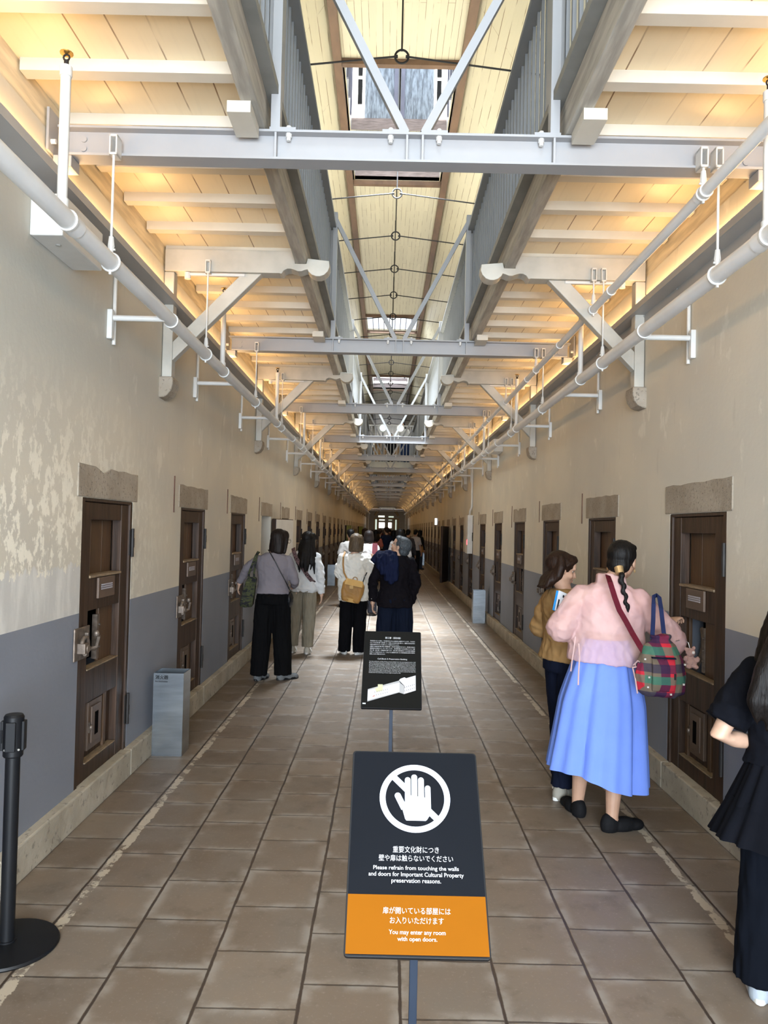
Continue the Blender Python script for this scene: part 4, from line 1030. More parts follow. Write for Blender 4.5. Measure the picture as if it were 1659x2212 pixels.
    def top(s, m, name='shirt', e=.018, ex=0.0, hem=.90, sleeves=None, fold=.006, prof=None, hem_e=0.0, extra=None, neck=True):
        k = s.k; mb = MB(); P_ = prof or [r for r in s.BODY if r[0] > hem + .02]
        rings = s.torso(P_, e, ex)
        if not prof:
            z0 = hem; base = [r for r in s.BODY if r[0] <= hem + .02]; r0 = base[-1] if base else s.BODY[0]
            rings = s.torso([(hem, 0, r0[2], r0[3] + hem_e, r0[4] + hem_e)], e, ex) + rings
        mb.ell_rings(rings, 22)
        for side, (a, el, w, *_) in s.arms.items():
            sl = sleeves or (.060, .052, .042, 1.0)
            end = w if sl[3] >= 1 else (el.lerp(w, (sl[3] - .5)*2) if sl[3] > .5 else a.lerp(el, sl[3]*2))
            pts = [a + (s.U((0, 0, 1.2)) - a)*.22, a, a.lerp(el, .55)]; rs = [sl[0]*k*1.05, sl[0]*k, (sl[0] + sl[1])/2*k]
            if sl[3] > .5: pts += [el, el.lerp(end, .5), end]; rs += [sl[1]*k, (sl[1]*.5 + sl[2]*.5)*k, sl[2]*k]
            else: pts += [end]; rs += [sl[1]*k]
            rs[0] = sl[0]*k*.62; rs[1] = sl[0]*k*.84; mb.tube(pts, rs, 16); mb.ell(a, (sl[0]*k*.84,)*3, n=14)
            if sl[3] > .5: mb.ell(el, (sl[1]*k,)*3, n=12)
        if extra: extra(mb)
        s.tp = organic(name, mb, m, s.root, max(.007, s.fine), 5, (fold*1.15, (12, 12, 15), s.k*7)); return s
    def pants(s, m, name='trousers', waist=.98, hip=(.165, .12), knee=.085, hemr=.085, hemz=.05, fold=.005, depth=.9):
        k = s.k; mb = MB(); mb.ell_rings([(V((0, 0, .80))*k, V((hip[0], 0, 0))*k, V((0, hip[1], 0))*k), (V((0, -.004, .88))*k, V((hip[0]*.98, 0, 0))*k, V((0, hip[1], 0))*k), (s.U((0, 0, waist - .04)), V((hip[0]*.86, 0, 0))*k, V((0, hip[1]*.86, 0))*k), (s.U((0, 0, waist)), V((hip[0]*.80, 0, 0))*k, V((0, hip[1]*.82, 0))*k)], 20)
        for i, sg in enumerate((-1, 1)):
            fx, fy, ta = s.feet[i]; a = V((sg*hip[0]*.50*k, 0, .84*k)); b_ = V((fx, fy, hemz)) - V((-math.sin(ta), math.cos(ta), 0))*.015; kn = a.lerp(b_, .52) + V((0, .018*k, 0)); th = max(hip[0]*.53, .094)*k
            rg = [(a, th), (a.lerp(kn, .5), (th + knee*k)/2 + .004), (kn, knee*k), (kn.lerp(b_, .5), (knee + hemr)/2*k), (b_, hemr*k)]
            mb.ell_rings([(c, V((r, 0, 0)), V((0, r*depth, 0))) for c, r in rg][::-1], 16)
        s.pt = organic(name, mb, m, s.root, max(.007, s.fine), 4, (fold*1.1, (22, 22, 5), 2.0), .004); return s
    def shoes(s, m, sole=None, L=.25, w=.050, hgt=.064, kind=0):
        k = s.k
        for i, sg in enumerate((-1, 1)):
            fx, fy, ta = s.feet[i]; d = V((-math.sin(ta), math.cos(ta), 0)); n = V((d.y, -d.x, 0)); o = V((fx, fy, 0)); mb = MB()
            R = Matrix((n, d, V((0, 0, 1)))).transposed().to_4x4()
            mb.ell(o - d*.035*k + V((0, 0, .036*k)), (w*.86*k, .055*k, hgt*1.1*k), R, 14); mb.ell(o + d*.05*k + V((0, 0, .026*k)), (w*.98*k, .085*k, hgt*.75*k), R, 14); mb.ell(o + d*.12*k + V((0, 0, .022*k)), (w*.95*k, .062*k, hgt*.55*k), R, 14)
            so = organic('shoe', mb, m, s.root, .006, 3, None, .002)
            if sole:
                b2 = MB(); pts = [(w*1.03*math.cos(t)*(1 if math.sin(t) > 0 else .88), .06 + (.125 if math.sin(t) > 0 else .155)*math.sin(t)) for t in [2*PI*q/20 for q in range(20)]]
                b2.prism(pts, lambda a, c: o + (n*a + d*c)*k + V((0, 0, .001)), lambda a, c: o + (n*a + d*c)*k + V((0, 0, .024*k))); obj('sole', b2, sole, so, bev=.004)
        return s

def strap(name, pts, w, th, m, parent=None, up=(0, 0, 1), world=False):
    b = MB(); pts = [V(p) for p in pts]; rings = []
    for i, p in enumerate(pts):
        t = (pts[min(i+1, len(pts)-1)] - pts[max(i-1, 0)]).normalized(); nrm = V(up); nrm = (nrm - t*nrm.dot(t)).normalized(); sd = t.cross(nrm)
        rings.append([p + sd*w/2 + nrm*th/2, p - sd*w/2 + nrm*th/2, p - sd*w/2 - nrm*th/2, p + sd*w/2 - nrm*th/2])
    b.loft(rings); return obj(name, b, m, parent, world)

GOLD = simple('gold_metal', (.60, .42, .22), .3, .8)
# ---------- woman in grey at the left wall
p = Person('person', 'woman in grey top and wide black trousers, reaching for a cell door lock', -1.165, 8.05, 0.0, 1.585, lean=.03)
p.feet = [(-.115, -.02, -.35), (.135, .03, -.85)]
p.set_head(-.75, -.12, 0, (.06, .01, 0))
p.arm(-1, (-.285, .06, 1.15), (-.375, .14, 1.00), V((-.25, .25, -.95)), V((.9, .3, -.2)), V((.3, .9, 0)), .4)
p.arm(1, (.225, .02, 1.03), (.20, .20, .97), V((-.2, .9, -.1)), V((-1, 0, 0)), V((0, 0, 1)), .5)
p.body(SKIN).face().glasses(M['iron']).hair(H_DARK, 'bob', .155)
p.top(cloth('grey_knit', (.165, .148, .165), .8, .06), 'grey_top', .026, .012, .905, (.062, .050, .038, 1.0), .004)
p.pants(cloth('black_wide', (.003, .003, .0035), .9), 'wide_trousers', .98, (.176, .122), .098, .092, .055, .006, .9)
p.shoes(cloth('grey_shoe', (.12, .125, .13), .6), M['black'])
tb = cloth('tote_print', (.05, .05, .03)); 
def camo(name, cols, sc, st=(1, 1, 1)):
    t = NT(name, .8, 0, .2); q = t.mapv(t.pos(True), st); f = t.noise(q, sc, 4, .6, 1.2); c = cols[0]
    for i, col in enumerate(cols[1:]): c = t.mix(t.ramp(f, .45 + .09*i, .47 + .09*i), c, col)
    t.base(c); return t.m
tm = camo('dark_camo', [(.012, .012, .014), (.045, .050, .020), (.020, .022, .02), (.11, .12, .035)], 9, (1, 1, 2.6))
t = thing('tote_bag', 'dark camouflage tote bag hanging from the shoulder of the woman in grey', 'bag', (-1.40, 7.985, .76))
mb = MB(); mb.loft([[(x*w_ + dx, y*.040*q, z) for x, y in ((-1, -1), (1, -1), (1, 1), (-1, 1))] for z, w_, dx, q in ((0, .058, -.03, .5), (.03, .066, -.022, 1), (.17, .062, -.0, 1), (.29, .048, .025, .7), (.31, .036, .03, .4))])
organic('bag_body', mb, tm, t, .007, 5, (.005, (14, 14, 9), 4))
strap('handle', [(-.005, -.02, .29), (.0, -.045, .35), (.035, -.06, .44), (.065, -.05, .53), (.085, -.015, .575), (.09, .04, .56)], .022, .004, tm, t, (0, -1, .2))
strap('handle', [(.05, -.02, .29), (.052, -.045, .35), (.065, -.06, .44), (.078, -.05, .53), (.09, -.015, .575)], .020, .004, tm, t, (0, -1, .2))
t = thing('shoulder_bag', 'small black bag at the right hip of the woman in grey, on a thin strap', 'bag', (-.985, 8.04, .78))
mb = MB(); mb.ell((0, .02, .06), (.035, .085, .085)); organic('bag_body', mb, M['black'], t, .008, 3, (.003, (30, 30, 30), 1))
strap('strap', [(.012, -.02, .14), (-.035, -.115, .26), (-.09, -.135, .36), (-.15, -.135, .47), (-.20, -.10, .545), (-.235, -.02, .575)], .009, .004, M['black'], t, (0, -1, 0))

# ---------- long-haired woman in white sweatshirt
p = Person('person', 'woman with long black hair, white sweatshirt and khaki trousers, seen from behind', -1.03, 9.80, -.12, 1.56, tilt=.05)
p.feet = [(-.13, .03, .1), (.075, -.02, .1)]
p.set_head(-.35, -.10, .06, (.02, .01, 0)); p.rest_arm(1, .02, .0)
p.arm(-1, (-.20, .04, 1.02), (-.10, .20, 1.02), V((.6, .7, 0)), V((0, .3, -1)), V((.4, .4, 1)), .5)
p.body(SKIN).hair(H_BLACK, 'long', .32, back=.02)
p.top(cloth('white_sweat', (.56, .565, .57), .8, .03), 'sweatshirt', .032, .018, .80, (.070, .060, .040, 1.0), .008)
p.pants(cloth('khaki', (.20, .175, .13), .85), 'khaki_trousers', .98, (.172, .125), .085, .072, .09, .006)
p.shoes(cloth('beige_shoe', (.38, .35, .30), .7), M['white'])
t = thing('scarf_strap', 'dark floral strap slung across the back of the long-haired woman', 'strap', (-1.03, 9.68, .9))
strap('strap', [(-.135, .07, .43), (-.12, -.01, .40), (-.08, -.035, .30), (0, -.04, .19), (.06, -.035, .10), (.115, -.0, .03), (.15, .06, -.01)], .05, .006, camo('floral', [(.03, .02, .025), (.20, .12, .12), (.05, .03, .04), (.35, .30, .28)], 30), t, (0, -1, 0))

# ---------- woman in white blouse with a golden backpack
p = Person('person', 'woman with a light brown bob, loose white blouse and black trousers', -.385, 9.84, .05, 1.545)
p.feet = [(-.11, .0, .15), (.085, -.05, -.7)]
p.set_head(-.25, -.05, 0, (.015, .01, 0))
p.arm(-1, (-.180, .03, 1.03), (-.12, .24, 1.08), V((.5, .8, .2)), V((.3, 0, -1)), V((.5, .3, .8)), .6)
p.arm(1, (.225, .02, 1.02), (.245, .16, 1.155), V((.05, .5, .8)), V((-1, 0, .1)), V((0, -.5, .8)), .6)
p.body(SKIN).face().hair(H_BOB, 'bob', .135).glasses(M['iron'])
p.top(cloth('white_blouse', (.64, .62, .57), .75, .03), 'blouse', .038, .025, .71, (.080, .084, .078, .72), .010, prof=[(.70, 0, 0, .135, .10), (.78, 0, 0, .150, .11), (.92, 0, 0, .152, .108), (1.02, 0, .004, .148, .10), (1.12, 0, .006, .146, .098), (1.20, 0, .004, .150, .096), (1.26, 0, 0, .145, .075), (1.30, 0, -.004, .095, .05), (1.32, 0, -.004, .045, .03)])
p.pants(cloth('black_wide2', (.003, .003, .004), .9), 'black_trousers', .95, (.166, .12), .086, .084, .035, .006, .9)
p.shoes(cloth('white_shoe', (.55, .55, .55), .6), M['white'])
t = thing('backpack', 'golden brown leather backpack low on the back of the woman in white', 'bag', (-.425, 9.665, .68), .0)
tan = cloth('tan_leather', (.30, .155, .045), .38, .12); tan2 = cloth('tan_leather_light', (.46, .28, .10), .35, .08)
RT = RY(.20)
mb = MB(); mb.loft([[RT @ V((x*w_, y*d_, z)) for x, y in ((-1, -.8), (-.8, -1), (.8, -1), (1, -.8), (1, .8), (.8, 1), (-.8, 1), (-1, .8))] for z, w_, d_ in ((0, .10, .06), (.02, .118, .07), (.12, .14, .072), (.22, .135, .06), (.265, .105, .035))])
organic('bag_body', mb, tan, t, .008, 5, (.004, (12, 12, 10), 6))
obj('base_panel', MB().ell_rings([(RT @ V((0, 0, -.004)), V((.108, 0, -.02)), V((0, .064, 0))), (RT @ V((0, 0, .045)), V((.126, 0, -.025)), V((0, .078, 0)))], 22), tan2, t, smooth=True)
mb = MB(); mb.loft([[RT @ V((x, y, z)) for x, y, z in ((-.115, -.074, .20), (.115, -.074, .20), (.105, -.045, .268), (-.105, -.045, .268))], [RT @ V((x, y, z)) for x, y, z in ((-.115, -.086, .205), (.115, -.086, .205), (.105, -.05, .282), (-.105, -.05, .282))]]); obj('flap', mb, tan2, t, bev=.004)
obj('tag', MB().box((-.01, -.094, .165), (.04, -.08, .205)), tan2, t, bev=.003)
b = MB(); b.torus(RT @ V((0, -.03, .285)), .028, .005, RX(PI/2), 16, 6); obj('grab_loop', b, tan, t)
strap('strap', [RT @ V((-.10, -.03, .27)), V((-.085, -.01, .36)), V((-.10, .01, .46)), V((-.10, .035, .56)), V((-.085, .10, .62)), V((-.08, .2, .58))], .020, .005, tan, t, (0, -1, .3))
strap('strap', [RT @ V((.10, -.02, .25)), V((.175, .03, .31)), V((.20, .12, .36))], .014, .005, M['black'], t, (0, -1, .3))
t = thing('phone', 'phone held up by the woman in white beside the man', 'phone', (-.135, 10.13, 1.26), -.1)
obj('case', MB().box((-.036, -.004, 0), (.036, .004, .145)), cloth('phone_case', (.35, .10, .13), .4), t, bev=.003)

# ---------- man in black with a navy jacket over his shoulder
p = Person('person', 'grey-haired man in black shirt and dark jeans looking up to the left', .115, 8.0, .02, 1.60, lean=-.06)
p.feet = [(-.13, .02, .3), (.125, .0, -.3)]
p.set_head(1.05, .42, 0, (.045, -.005, -.055))
p.arm(-1, (-.232, -.03, 1.07), (-.232, .03, .845), V((.0, .15, -1)), V((1, 0, 0)), V((.2, 1, -.2)), .45)
p.arm(1, (.215, -.02, 1.04), (.165, .05, .84), V((-.1, .15, -1)), V((-1, 0, 0)), V((0, 1, -.2)), .45)
p.body(SKIN2).face().glasses(M['chrome']).hair(H_GREY, 'short')
p.top(cloth('black_shirt', (.0045, .0035, .005), .85), 'shirt', .026, .010, .80, (.064, .052, .042, 1.0), .007, hem_e=.026)
p.pants(cloth('dark_jeans', (.004, .0065, .015), .85), 'jeans', .98, (.165, .125), .095, .088, .05, .006)
p.shoes(cloth('dark_shoe', (.02, .018, .016), .6), M['black'])
b = MB()
for sg, (a, e, w, *_) in p.arms.items():
    for q in (-.012, .012): b.ell(w + V((q - .0, -.048, .03)), (.006, .004, .006), n=8)
obj('cuff_button', b, M['white'], p.root)
t = thing('jacket', 'dark navy jacket draped over the left shoulder of the grey-haired man', 'jacket', (.03, 7.90, .925))
nv = cloth('navy_jacket', (.006, .009, .028), .85)
mb = MB()
for px_, r_, q in ((-.09, .058, .33), (-.05, .062, .21), (-.005, .064, .15), (.04, .062, .12), (.085, .056, .15)):
    mb.tube([(px_, .10, .37), (px_, .055, .405), (px_, .0, .385), (px_, -.045, .30), (px_, -.058, max(q + .08, .2)), (px_, -.055, q)], [.045, .05, .055, r_, r_, r_*.92], 12, flat=.5, up=(0, 1, 0))
mb.tube([(-.155, .02, .335), (-.10, .03, .39), (.0, .04, .41), (.07, .04, .40)], [.035, .045, .05, .04], 12)
organic('jacket_body', mb, nv, t, .009, 6, (.010, (14, 14, 9), 2))

# ---------- woman in brown at the right, in profile
p = Person('person', 'woman in a brown jacket and navy trousers, in profile, beside the woman in pink', 1.125, 4.78, -1.25, 1.50, lean=-.02)
hd = RZ(-1.25)
p.feet = [(-.08, .06, .1), (.10, -.05, .25)]
p.set_head(-.22, -.30, 0, (0, -.035, -.005))
p.arm(-1, (-.225, -.03, 1.0), (-.05, .20, .99), V((.6, .7, .1)), V((.2, .2, -1)), V((0, .5, 1)), .5)
p.arm(1, (.20, .0, 1.0), (.07, .22, 1.02), V((-.4, .8, .2)), V((-.3, .3, -1)), V((0, .3, 1)), .5)
p.body(SKIN2).face()
def bx(mb):
    for j in range(7):
        f = (j - 3)/3; mb.cap_tube([p.H((f*.06, -.06, -.05)), p.H((f*.072, -.075, -.10)), p.H((f*.068, -.082, -.14)), p.H((f*.06, -.098 - .012*(j % 2), -.160))], [.022, .022, .018, .008], 8)
p.hair(H_RED, 'swept', .10, extra=bx)
p.top(cloth('brown_jacket', (.255, .150, .062), .8, .10), 'brown_jacket', .036, .030, .88, (.080, .088, .085, .80), .006)
p.pants(cloth('navy_trousers', (.0045, .0065, .016), .85), 'navy_trousers', .96, (.170, .128), .088, .08, .08, .005)
p.shoes(cloth('grey_sneaker', (.25, .235, .20), .8), M['white'], hgt=.066)
t = thing('brochure', 'folded map brochure with a blue edge held by the woman in brown', 'brochure', (1.0, 4.5, 1.2))
def atpx(px, py, D):
    r = cam_ob.matrix_world.to_3x3() @ V((px - CXP, -(py - CYP), -FPX)); return V((0, 0, EYE)) + r * (D / r.y)
q0, q1, q2, q3 = atpx(1207, 1275, 4.52), atpx(1259, 1297, 4.46), atpx(1246, 1340, 4.42), atpx(1198, 1318, 4.48)
def quad_sheet(name, f, m, off, u0=0, v0=0, u1=1, v1=1, th=.0015):
    n = (q1 - q0).cross(q3 - q0).normalized(); n = n if n.y < 0 else -n
    P_ = lambda u, v: q0 + (q1 - q0)*u + (q3 - q0)*v + n*off
    b = MB(); c = [P_(u0, v0), P_(u1, v0), P_(u1, v1), P_(u0, v1)]; b.loft([[x + n*0 for x in c], [x + n*th for x in c]]); return obj(name, b, m, t, True)
quad_sheet('back_cover', None, cloth('map_blue', (.02, .20, .50), .5), -.006, -.09, .04, 1, 1.02, .004)
quad_sheet('page', None, cloth('map_white', (.50, .52, .56), .6, .02), -.001); quad_sheet('printed_map', None, camo('map_print', [(.40, .42, .42), (.22, .34, .08), (.45, .46, .47), (.2, .3, .08)], 25), .0008, .30, .12, .98, .72)
ink = cloth('map_ink', (.02, .02, .025), .6)
for a_ in ((.06, .42, .12, .95), (.20, .14, .27, .26), (.55, .74, .62, .86), (.80, .30, .90, .42)): quad_sheet('printed_mark', None, ink, .0009, *a_)

# ---------- woman in pink blouse and blue skirt
p = Person('person', 'woman in a sheer pink blouse and long blue skirt touching the right cell door', 1.235, 4.28, -.30, 1.585, lean=.06, tilt=.05)
p.feet = [tuple(p.L((1.125, 4.43, 0)))[:2] + (.45,), tuple(p.L((1.275, 4.19, 0)))[:2] + (-.95,)]
p.set_head(-.35, -.12, .05, (.055, .02, 0))
p.arm(-1, p.L((.985, 4.30, 1.07)), p.L((1.06, 4.42, 1.02)), V((.6, .8, .0)), V((0, 0, -1)), V((.5, -.2, 1)), .4)
p.arm(1, p.L((1.60, 4.27, 1.01)), p.L((1.665, 4.50, 1.075)), p.inv.to_3x3() @ V((.62, .55, .42)), p.inv.to_3x3() @ V((.5, .3, -.8)), p.inv.to_3x3() @ V((-.7, .75, .1)), .75)
p.fine = .0042
p.body(SKIN2); p.fine = .007
def px_(mb):
    pass
p.hair(H_BLACK, 'short')
mb = MB()
base_ = p.H((.02, -.100, -.062)); z_ = base_.copy()
pts = [p.H((.015, -.085, -.03)), base_]
for j in range(7): pts.append(base_ + V((.012 + .006*j, -.030 - .003*j, -.028*j - .03)))
for j, q in enumerate(pts): mb.ell(q + V((.005*(-1)**j, 0, 0)), (.021 - .0014*j, .019 - .001*j, .022))
mb.cap_tube([pts[-1], pts[-1] + V((.006, 0, -.05))], [.013, .004], 8)
organic('braid', mb, H_BLACK, p.hr, .005, 3, (.002, (50, 50, 20), 1))
b = MB(); b.tube([base_ + V((0, -.002, .014)), base_ + V((.008, -.018, -.020))], [.025, .022], 16); obj('gold_hair_clip', b, GOLD, p.hr)
b = MB(); 
for sg in (-1, 1): b.ell(p.H((sg*.078, -.01, -.055)), (.006, .006, .010), n=8)
obj('earring', b, GOLD, p.root)
# camisole under the sheer blouse, then the blouse itself
p.top(cloth('pale_camisole', (.66, .46, .43), .7, .03), 'camisole', .006, 0, 1.06, (.02, .02, .02, .1), .0)
tb_ = NT('sheer_pink', .6, 0, .25); tb_.base(tb_.mix(tb_.ramp(tb_.noise(tb_.pos(True), 6, 4), .3, .7), (.66, .40, .40), (.74, .49, .475)))
tb_.b.inputs['Alpha'].default_value = .55; tb_.bump(tb_.noise(tb_.mapv(tb_.pos(True), (2, 2, 1.2)), 6, 5), .3, .02)
p.top(tb_.m, 'sheer_blouse', .030, .022, .90, (.075, .080, .050, .96), .0055, prof=[(.895, 0, -.012, .160, .124), (.98, 0, -.008, .156, .114), (1.08, 0, .002, .150, .104), (1.18, 0, .004, .155, .104), (1.255, 0, 0, .152, .085), (1.30, 0, -.004, .112, .06), (1.33, 0, -.004, .055, .045)],
      extra=lambda mb: mb.tube([p.U((0, -.012, 1.315)), p.U((0, -.008, 1.385))], [.086, .080], 18))
sk = cloth('blue_skirt', (.150, .245, .68), .75, .03); rings = []
nn = 144
for j in range(18):
    f = j/17; z = 1.02 - f*(1.02 - .262); r = .118 + .072*min(1, f*2.2)**.7 + .076*f; am = .004 + .017*f**.8
    c = V((-.035*f, .01*f, 0)); ring = []
    for i in range(nn):
        a = 2*PI*i/nn; q = a*7 + 1.6*math.sin(a*2 + .4) + .3*f; pl = (1 - abs(math.sin(q/2))**.7*2) * -1 + .45*math.sin(a*15 + 1 + f); rr = r + am*pl
        ring.append((c.x + rr*math.cos(a), c.y + rr*.86*math.sin(a), z + (.014*math.sin(a*3 + 1) + .05*math.cos(a - .2)*-1)*f*f))
    rings.append(ring)
inner = [[(c[0]*.97, c[1]*.97, c[2] + .004) for c in rg] for rg in rings][::-1]
b = MB(); b.loft(rings + inner[:-3]); obj('blue_skirt', b, sk, p.root, smooth=60)
p.shoes(cloth('black_flat', (.008, .008, .009), .7), None, hgt=.060)
b = MB()
for i in (0, 1):
    fx, fy, ta = p.feet[i]; d = V((-math.sin(ta), math.cos(ta), 0)); n_ = V((d.y, -d.x, 0)); o = V((fx, fy, .048)) + d*.075
    for sg in (-1, 1): b.torus(o + n_*sg*.016, .013, .0028, RX(.4), 12, 6)
obj('shoe_bow', b, cloth('bow_black', (.015, .015, .016), .5), p.root)
pk = cloth('pink_ribbon', (.46, .31, .30), .7)
for pts in ([(1243, 1375, 4.10), (1240, 1400, 4.09), (1236, 1425, 4.09), (1233, 1450, 4.10)], [(1250, 1390, 4.04), (1252, 1420, 4.0), (1250, 1450, 3.98), (1249, 1480, 3.97)], [(1372, 1435, 4.02), (1380, 1448, 3.99), (1385, 1465, 3.98), (1388, 1484, 3.97)], [(1366, 1440, 4.02), (1372, 1465, 3.98), (1377, 1498, 3.96)], [(1368, 1437, 4.0), (1378, 1427, 3.97), (1383, 1431, 3.97), (1378, 1440, 3.98), (1366, 1442, 4.0)]):
    strap('ribbon_tie', [atpx(*q) for q in pts], .007, .0025, pk, p.root, (0, -1, 0), True)

# plaid backpack
def plaid(name):
    t = NT(name, .8, 0, .2); x, y, z = t.xyz(t.pos(True))
    def band(u, sc, off): return t.math('FRACT', t.math('ADD', t.math('MULTIPLY', u, sc), off))
    bu = band(t.math('ADD', x, t.math('MULTIPLY', y, .6)), 7.0, .53); bv = band(z, 7.0, .10)
    c = (.46, .022, .040)
    def over(c, f, lo, hi, col, k): return t.mix(t.math('MULTIPLY', t.math('MULTIPLY', t.math('GREATER_THAN', f, lo), t.math('LESS_THAN', f, hi)), k), c, col)
    c = over(c, bu, .0, .33, (.014, .014, .045), .82); c = over(c, bu, .66, 1.0, (.010, .15, .10), .70)
    c = over(c, bv, .0, .30, (.014, .014, .05), .70); c = over(c, bv, .60, .88, (.008, .16, .11), .66)
    t.base(c); t.bump(t.noise(t.pos(True), 14, 4), .3, .01); return t.m
PL = plaid('red_green_plaid'); bagp = atpx(1425, 1502, 3.98)
t = thing('backpack', 'red and green plaid backpack slung behind the woman in pink', 'bag', bagp, -.12)
mb = MB(); mb.ell_rings([((0, 0, .0), V((.085, 0, 0)), V((0, .055, 0))), ((0, 0, .02), V((.118, 0, 0)), V((0, .075, 0))), ((0, 0, .10), V((.130, 0, 0)), V((0, .085, 0))), ((0, 0, .19), V((.112, 0, 0)), V((0, .075, 0))), ((0, 0, .26), V((.075, 0, 0)), V((0, .05, 0))), ((0, 0, .285), V((.04, 0, 0)), V((0, .03, 0))), ((0, 0, .31), V((.055, 0, 0)), V((0, .04, 0)))], 24)
organic('bag_body', mb, PL, t, .006, 4, (.007, (14, 14, 7), 8))
mb = MB(); mb.loft([[(x*.056, y, z) for x, y in ((-1, -.088 + o), (1, -.088 + o), (1, -.06), (-1, -.06))] for z, o in ((.035, .0), (.07, -.012), (.16, -.008), (.205, .02))]); organic('front_pocket', mb, PL, t, .006, 3, (.003, (16, 16, 10), 5))
obj('pocket_trim', MB().box((-.058, -.090, .200), (.058, -.064, .206)), cloth('navy_trim', (.01, .012, .03)), t); obj('woven_tag', MB().box((.046, -.103, .10), (.056, -.10, .13)), M['black'], t)
b = MB()
for x_, z_ in ((-.095, .19), (-.05, .165), (.10, .17), (-.075, .10), (.095, .07), (.03, .02), (-.08, .05)): b.box((x_, -.096 + .35*abs(x_)**1.4*1.5, z_), (x_ + .009, -.085 + .35*abs(x_)**1.4*1.5, z_ + .008))
obj('small_print', b, cloth('print_white', (.5, .48, .46)), t)
redc = cloth('red_webbing', (.085, .008, .016), .7); nav = cloth('navy_webbing', (.016, .024, .075), .7)
strap('strap', [atpx(*q) for q in ((1313, 1243, 4.17), (1318, 1258, 4.09), (1328, 1290, 4.055), (1338, 1318, 4.05), (1352, 1342, 4.045), (1366, 1368, 4.03), (1382, 1395, 3.99), (1392, 1410, 3.98))], .028, .004, redc, t, (0, -1, 0), True)
strap('strap', [atpx(*q) for q in ((1409, 1381, 3.99), (1411, 1340, 4.03), (1412, 1305, 4.06), (1412, 1289, 4.11), (1418, 1286, 4.15), (1424, 1290, 4.12), (1428, 1315, 4.05), (1433, 1360, 4.0), (1436, 1384, 3.99))], .022, .004, nav, t, (0, -1, 0), True)
t = thing('plush_charm', 'small pinkish plush animal charm hanging beside the plaid backpack', 'charm', atpx(1492, 1442, 4.22))
fz = cloth('plush', (.36, .22, .19), .95, .15); mb = MB()
for c_, r_ in (((0, 0, .03), (.032, .025, .034)), ((-.004, -.004, .082), (.026, .023, .024)), ((-.026, 0, .10), (.011, .008, .011)), ((.016, 0, .105), (.011, .008, .011)), ((-.032, -.01, .05), (.013, .013, .016)), ((.032, -.01, .045), (.013, .013, .016)), ((-.018, -.012, .006), (.015, .018, .011)), ((.022, -.012, .006), (.015, .018, .011))): mb.ell(c_, r_)
organic('plush_body', mb, fz, t, .004, 2, (.003, (90, 90, 90), 1)); b = MB(); b.ell((.004, -.024, .085), (.009, .006, .009)); obj('snout', b, cloth('plush_white', (.6, .56, .54)), t, smooth=60)
b = MB(); b.tube([(-.005, 0, .10), (-.012, .01, .135), (-.05, .0, .15), (-.10, -.05, .15)], .0025, 6); obj('chain', b, M['chrome'], t)

# ---------- girl in black dress at the right edge
p = Person('person', 'girl with long dark hair in a black tiered dress at the right edge', 1.455, 2.72, -.30, 1.42, lean=.03)
p.feet = [tuple(p.L((1.345, 2.735, 0)))[:2] + (-.1,), tuple(p.L((1.475, 2.64, 0)))[:2] + (-.1,)]
p.set_head(-.2, -.25, 0, (0, .01, 0))
p.arm(-1, p.L((1.195, 2.74, .895)), p.L((1.40, 2.82, .845)), V((.7, .7, .1)), V((0, 0, -1)), V((0, .5, 1)), .5)
p.arm(1, p.L((1.72, 2.62, .90)), p.L((1.62, 2.85, .90)), V((-.6, .8, .1)), V((0, 0, -1)), V((0, .5, 1)), .5)
p.body(SKIN).face()
def gx(mb):
    for j in range(9):
        f = j/8; a0 = p.L((1.40 + .10*f, 2.66, 1.38)); a1 = p.L((1.345 + .16*f, 2.60 - .03*math.sin(f*PI), 1.27)); a2 = p.L((1.275 + .22*f, 2.575 - .03*math.sin(f*PI), 1.15)); a3 = p.L((1.235 + .27*f, 2.565 - .03*math.sin(f*PI), 1.05)); a4 = p.L((1.245 + .27*f, 2.56, .985 - .03*math.sin(j*2.1)))
        mb.cap_tube([a0, a1, a2, a3, a4], [.040, .042, .036, .026, .006], 10)
p.hair(H_GIRL, 'long', .25, extra=gx, back=.03)
bd = cloth('black_dress', (.0035, .004, .0065), .9)
p.top(bd, 'black_top', .030, .02, .90, (.070, .082, .086, .40), .006)
def tier(name, z0, z1, r0, r1, am):
    rings = []
    for j in range(9):
        f = j/8; z = z0 + (z1 - z0)*f; r = r0 + (r1 - r0)*f; ring = []
        for i in range(120):
            a = 2*PI*i/120; pl = math.sin(a*15 + 2*math.sin(a*3)) + .6*math.sin(a*26 + 1); rr = r + am*(.3 + .7*f)*pl
            ring.append((rr*math.cos(a), rr*.80*math.sin(a), z + .008*math.sin(a*2)*f))
        rings.append(ring)
    b = MB(); b.loft(rings + [[(x*.95, y*.95, z + .005) for x, y, z in rg] for rg in rings[::-1]]); obj(name, b, bd, p.root, smooth=60)
tier('skirt_tier', .845, .655, .135, .215, .007); tier('skirt_tier', .68, .54, .205, .270, .009)
mb = MB(); mb.ell_rings([(p.U((0, 0, .94)), V((.138, 0, 0)), V((0, .112, 0))), (p.U((0, 0, 1.01)), V((.136, 0, 0)), V((0, .110, 0)))], 22); obj('sash', mb, bd, p.root, smooth=40)
p.pants(cloth('black_pants', (.0025, .0035, .0065), .9), 'wide_trousers', .93, (.150, .115), .095, .098, .06, .005, .9)
p.shoes(cloth('white_sneaker', (.33, .37, .42), .5, .03), M['white'])

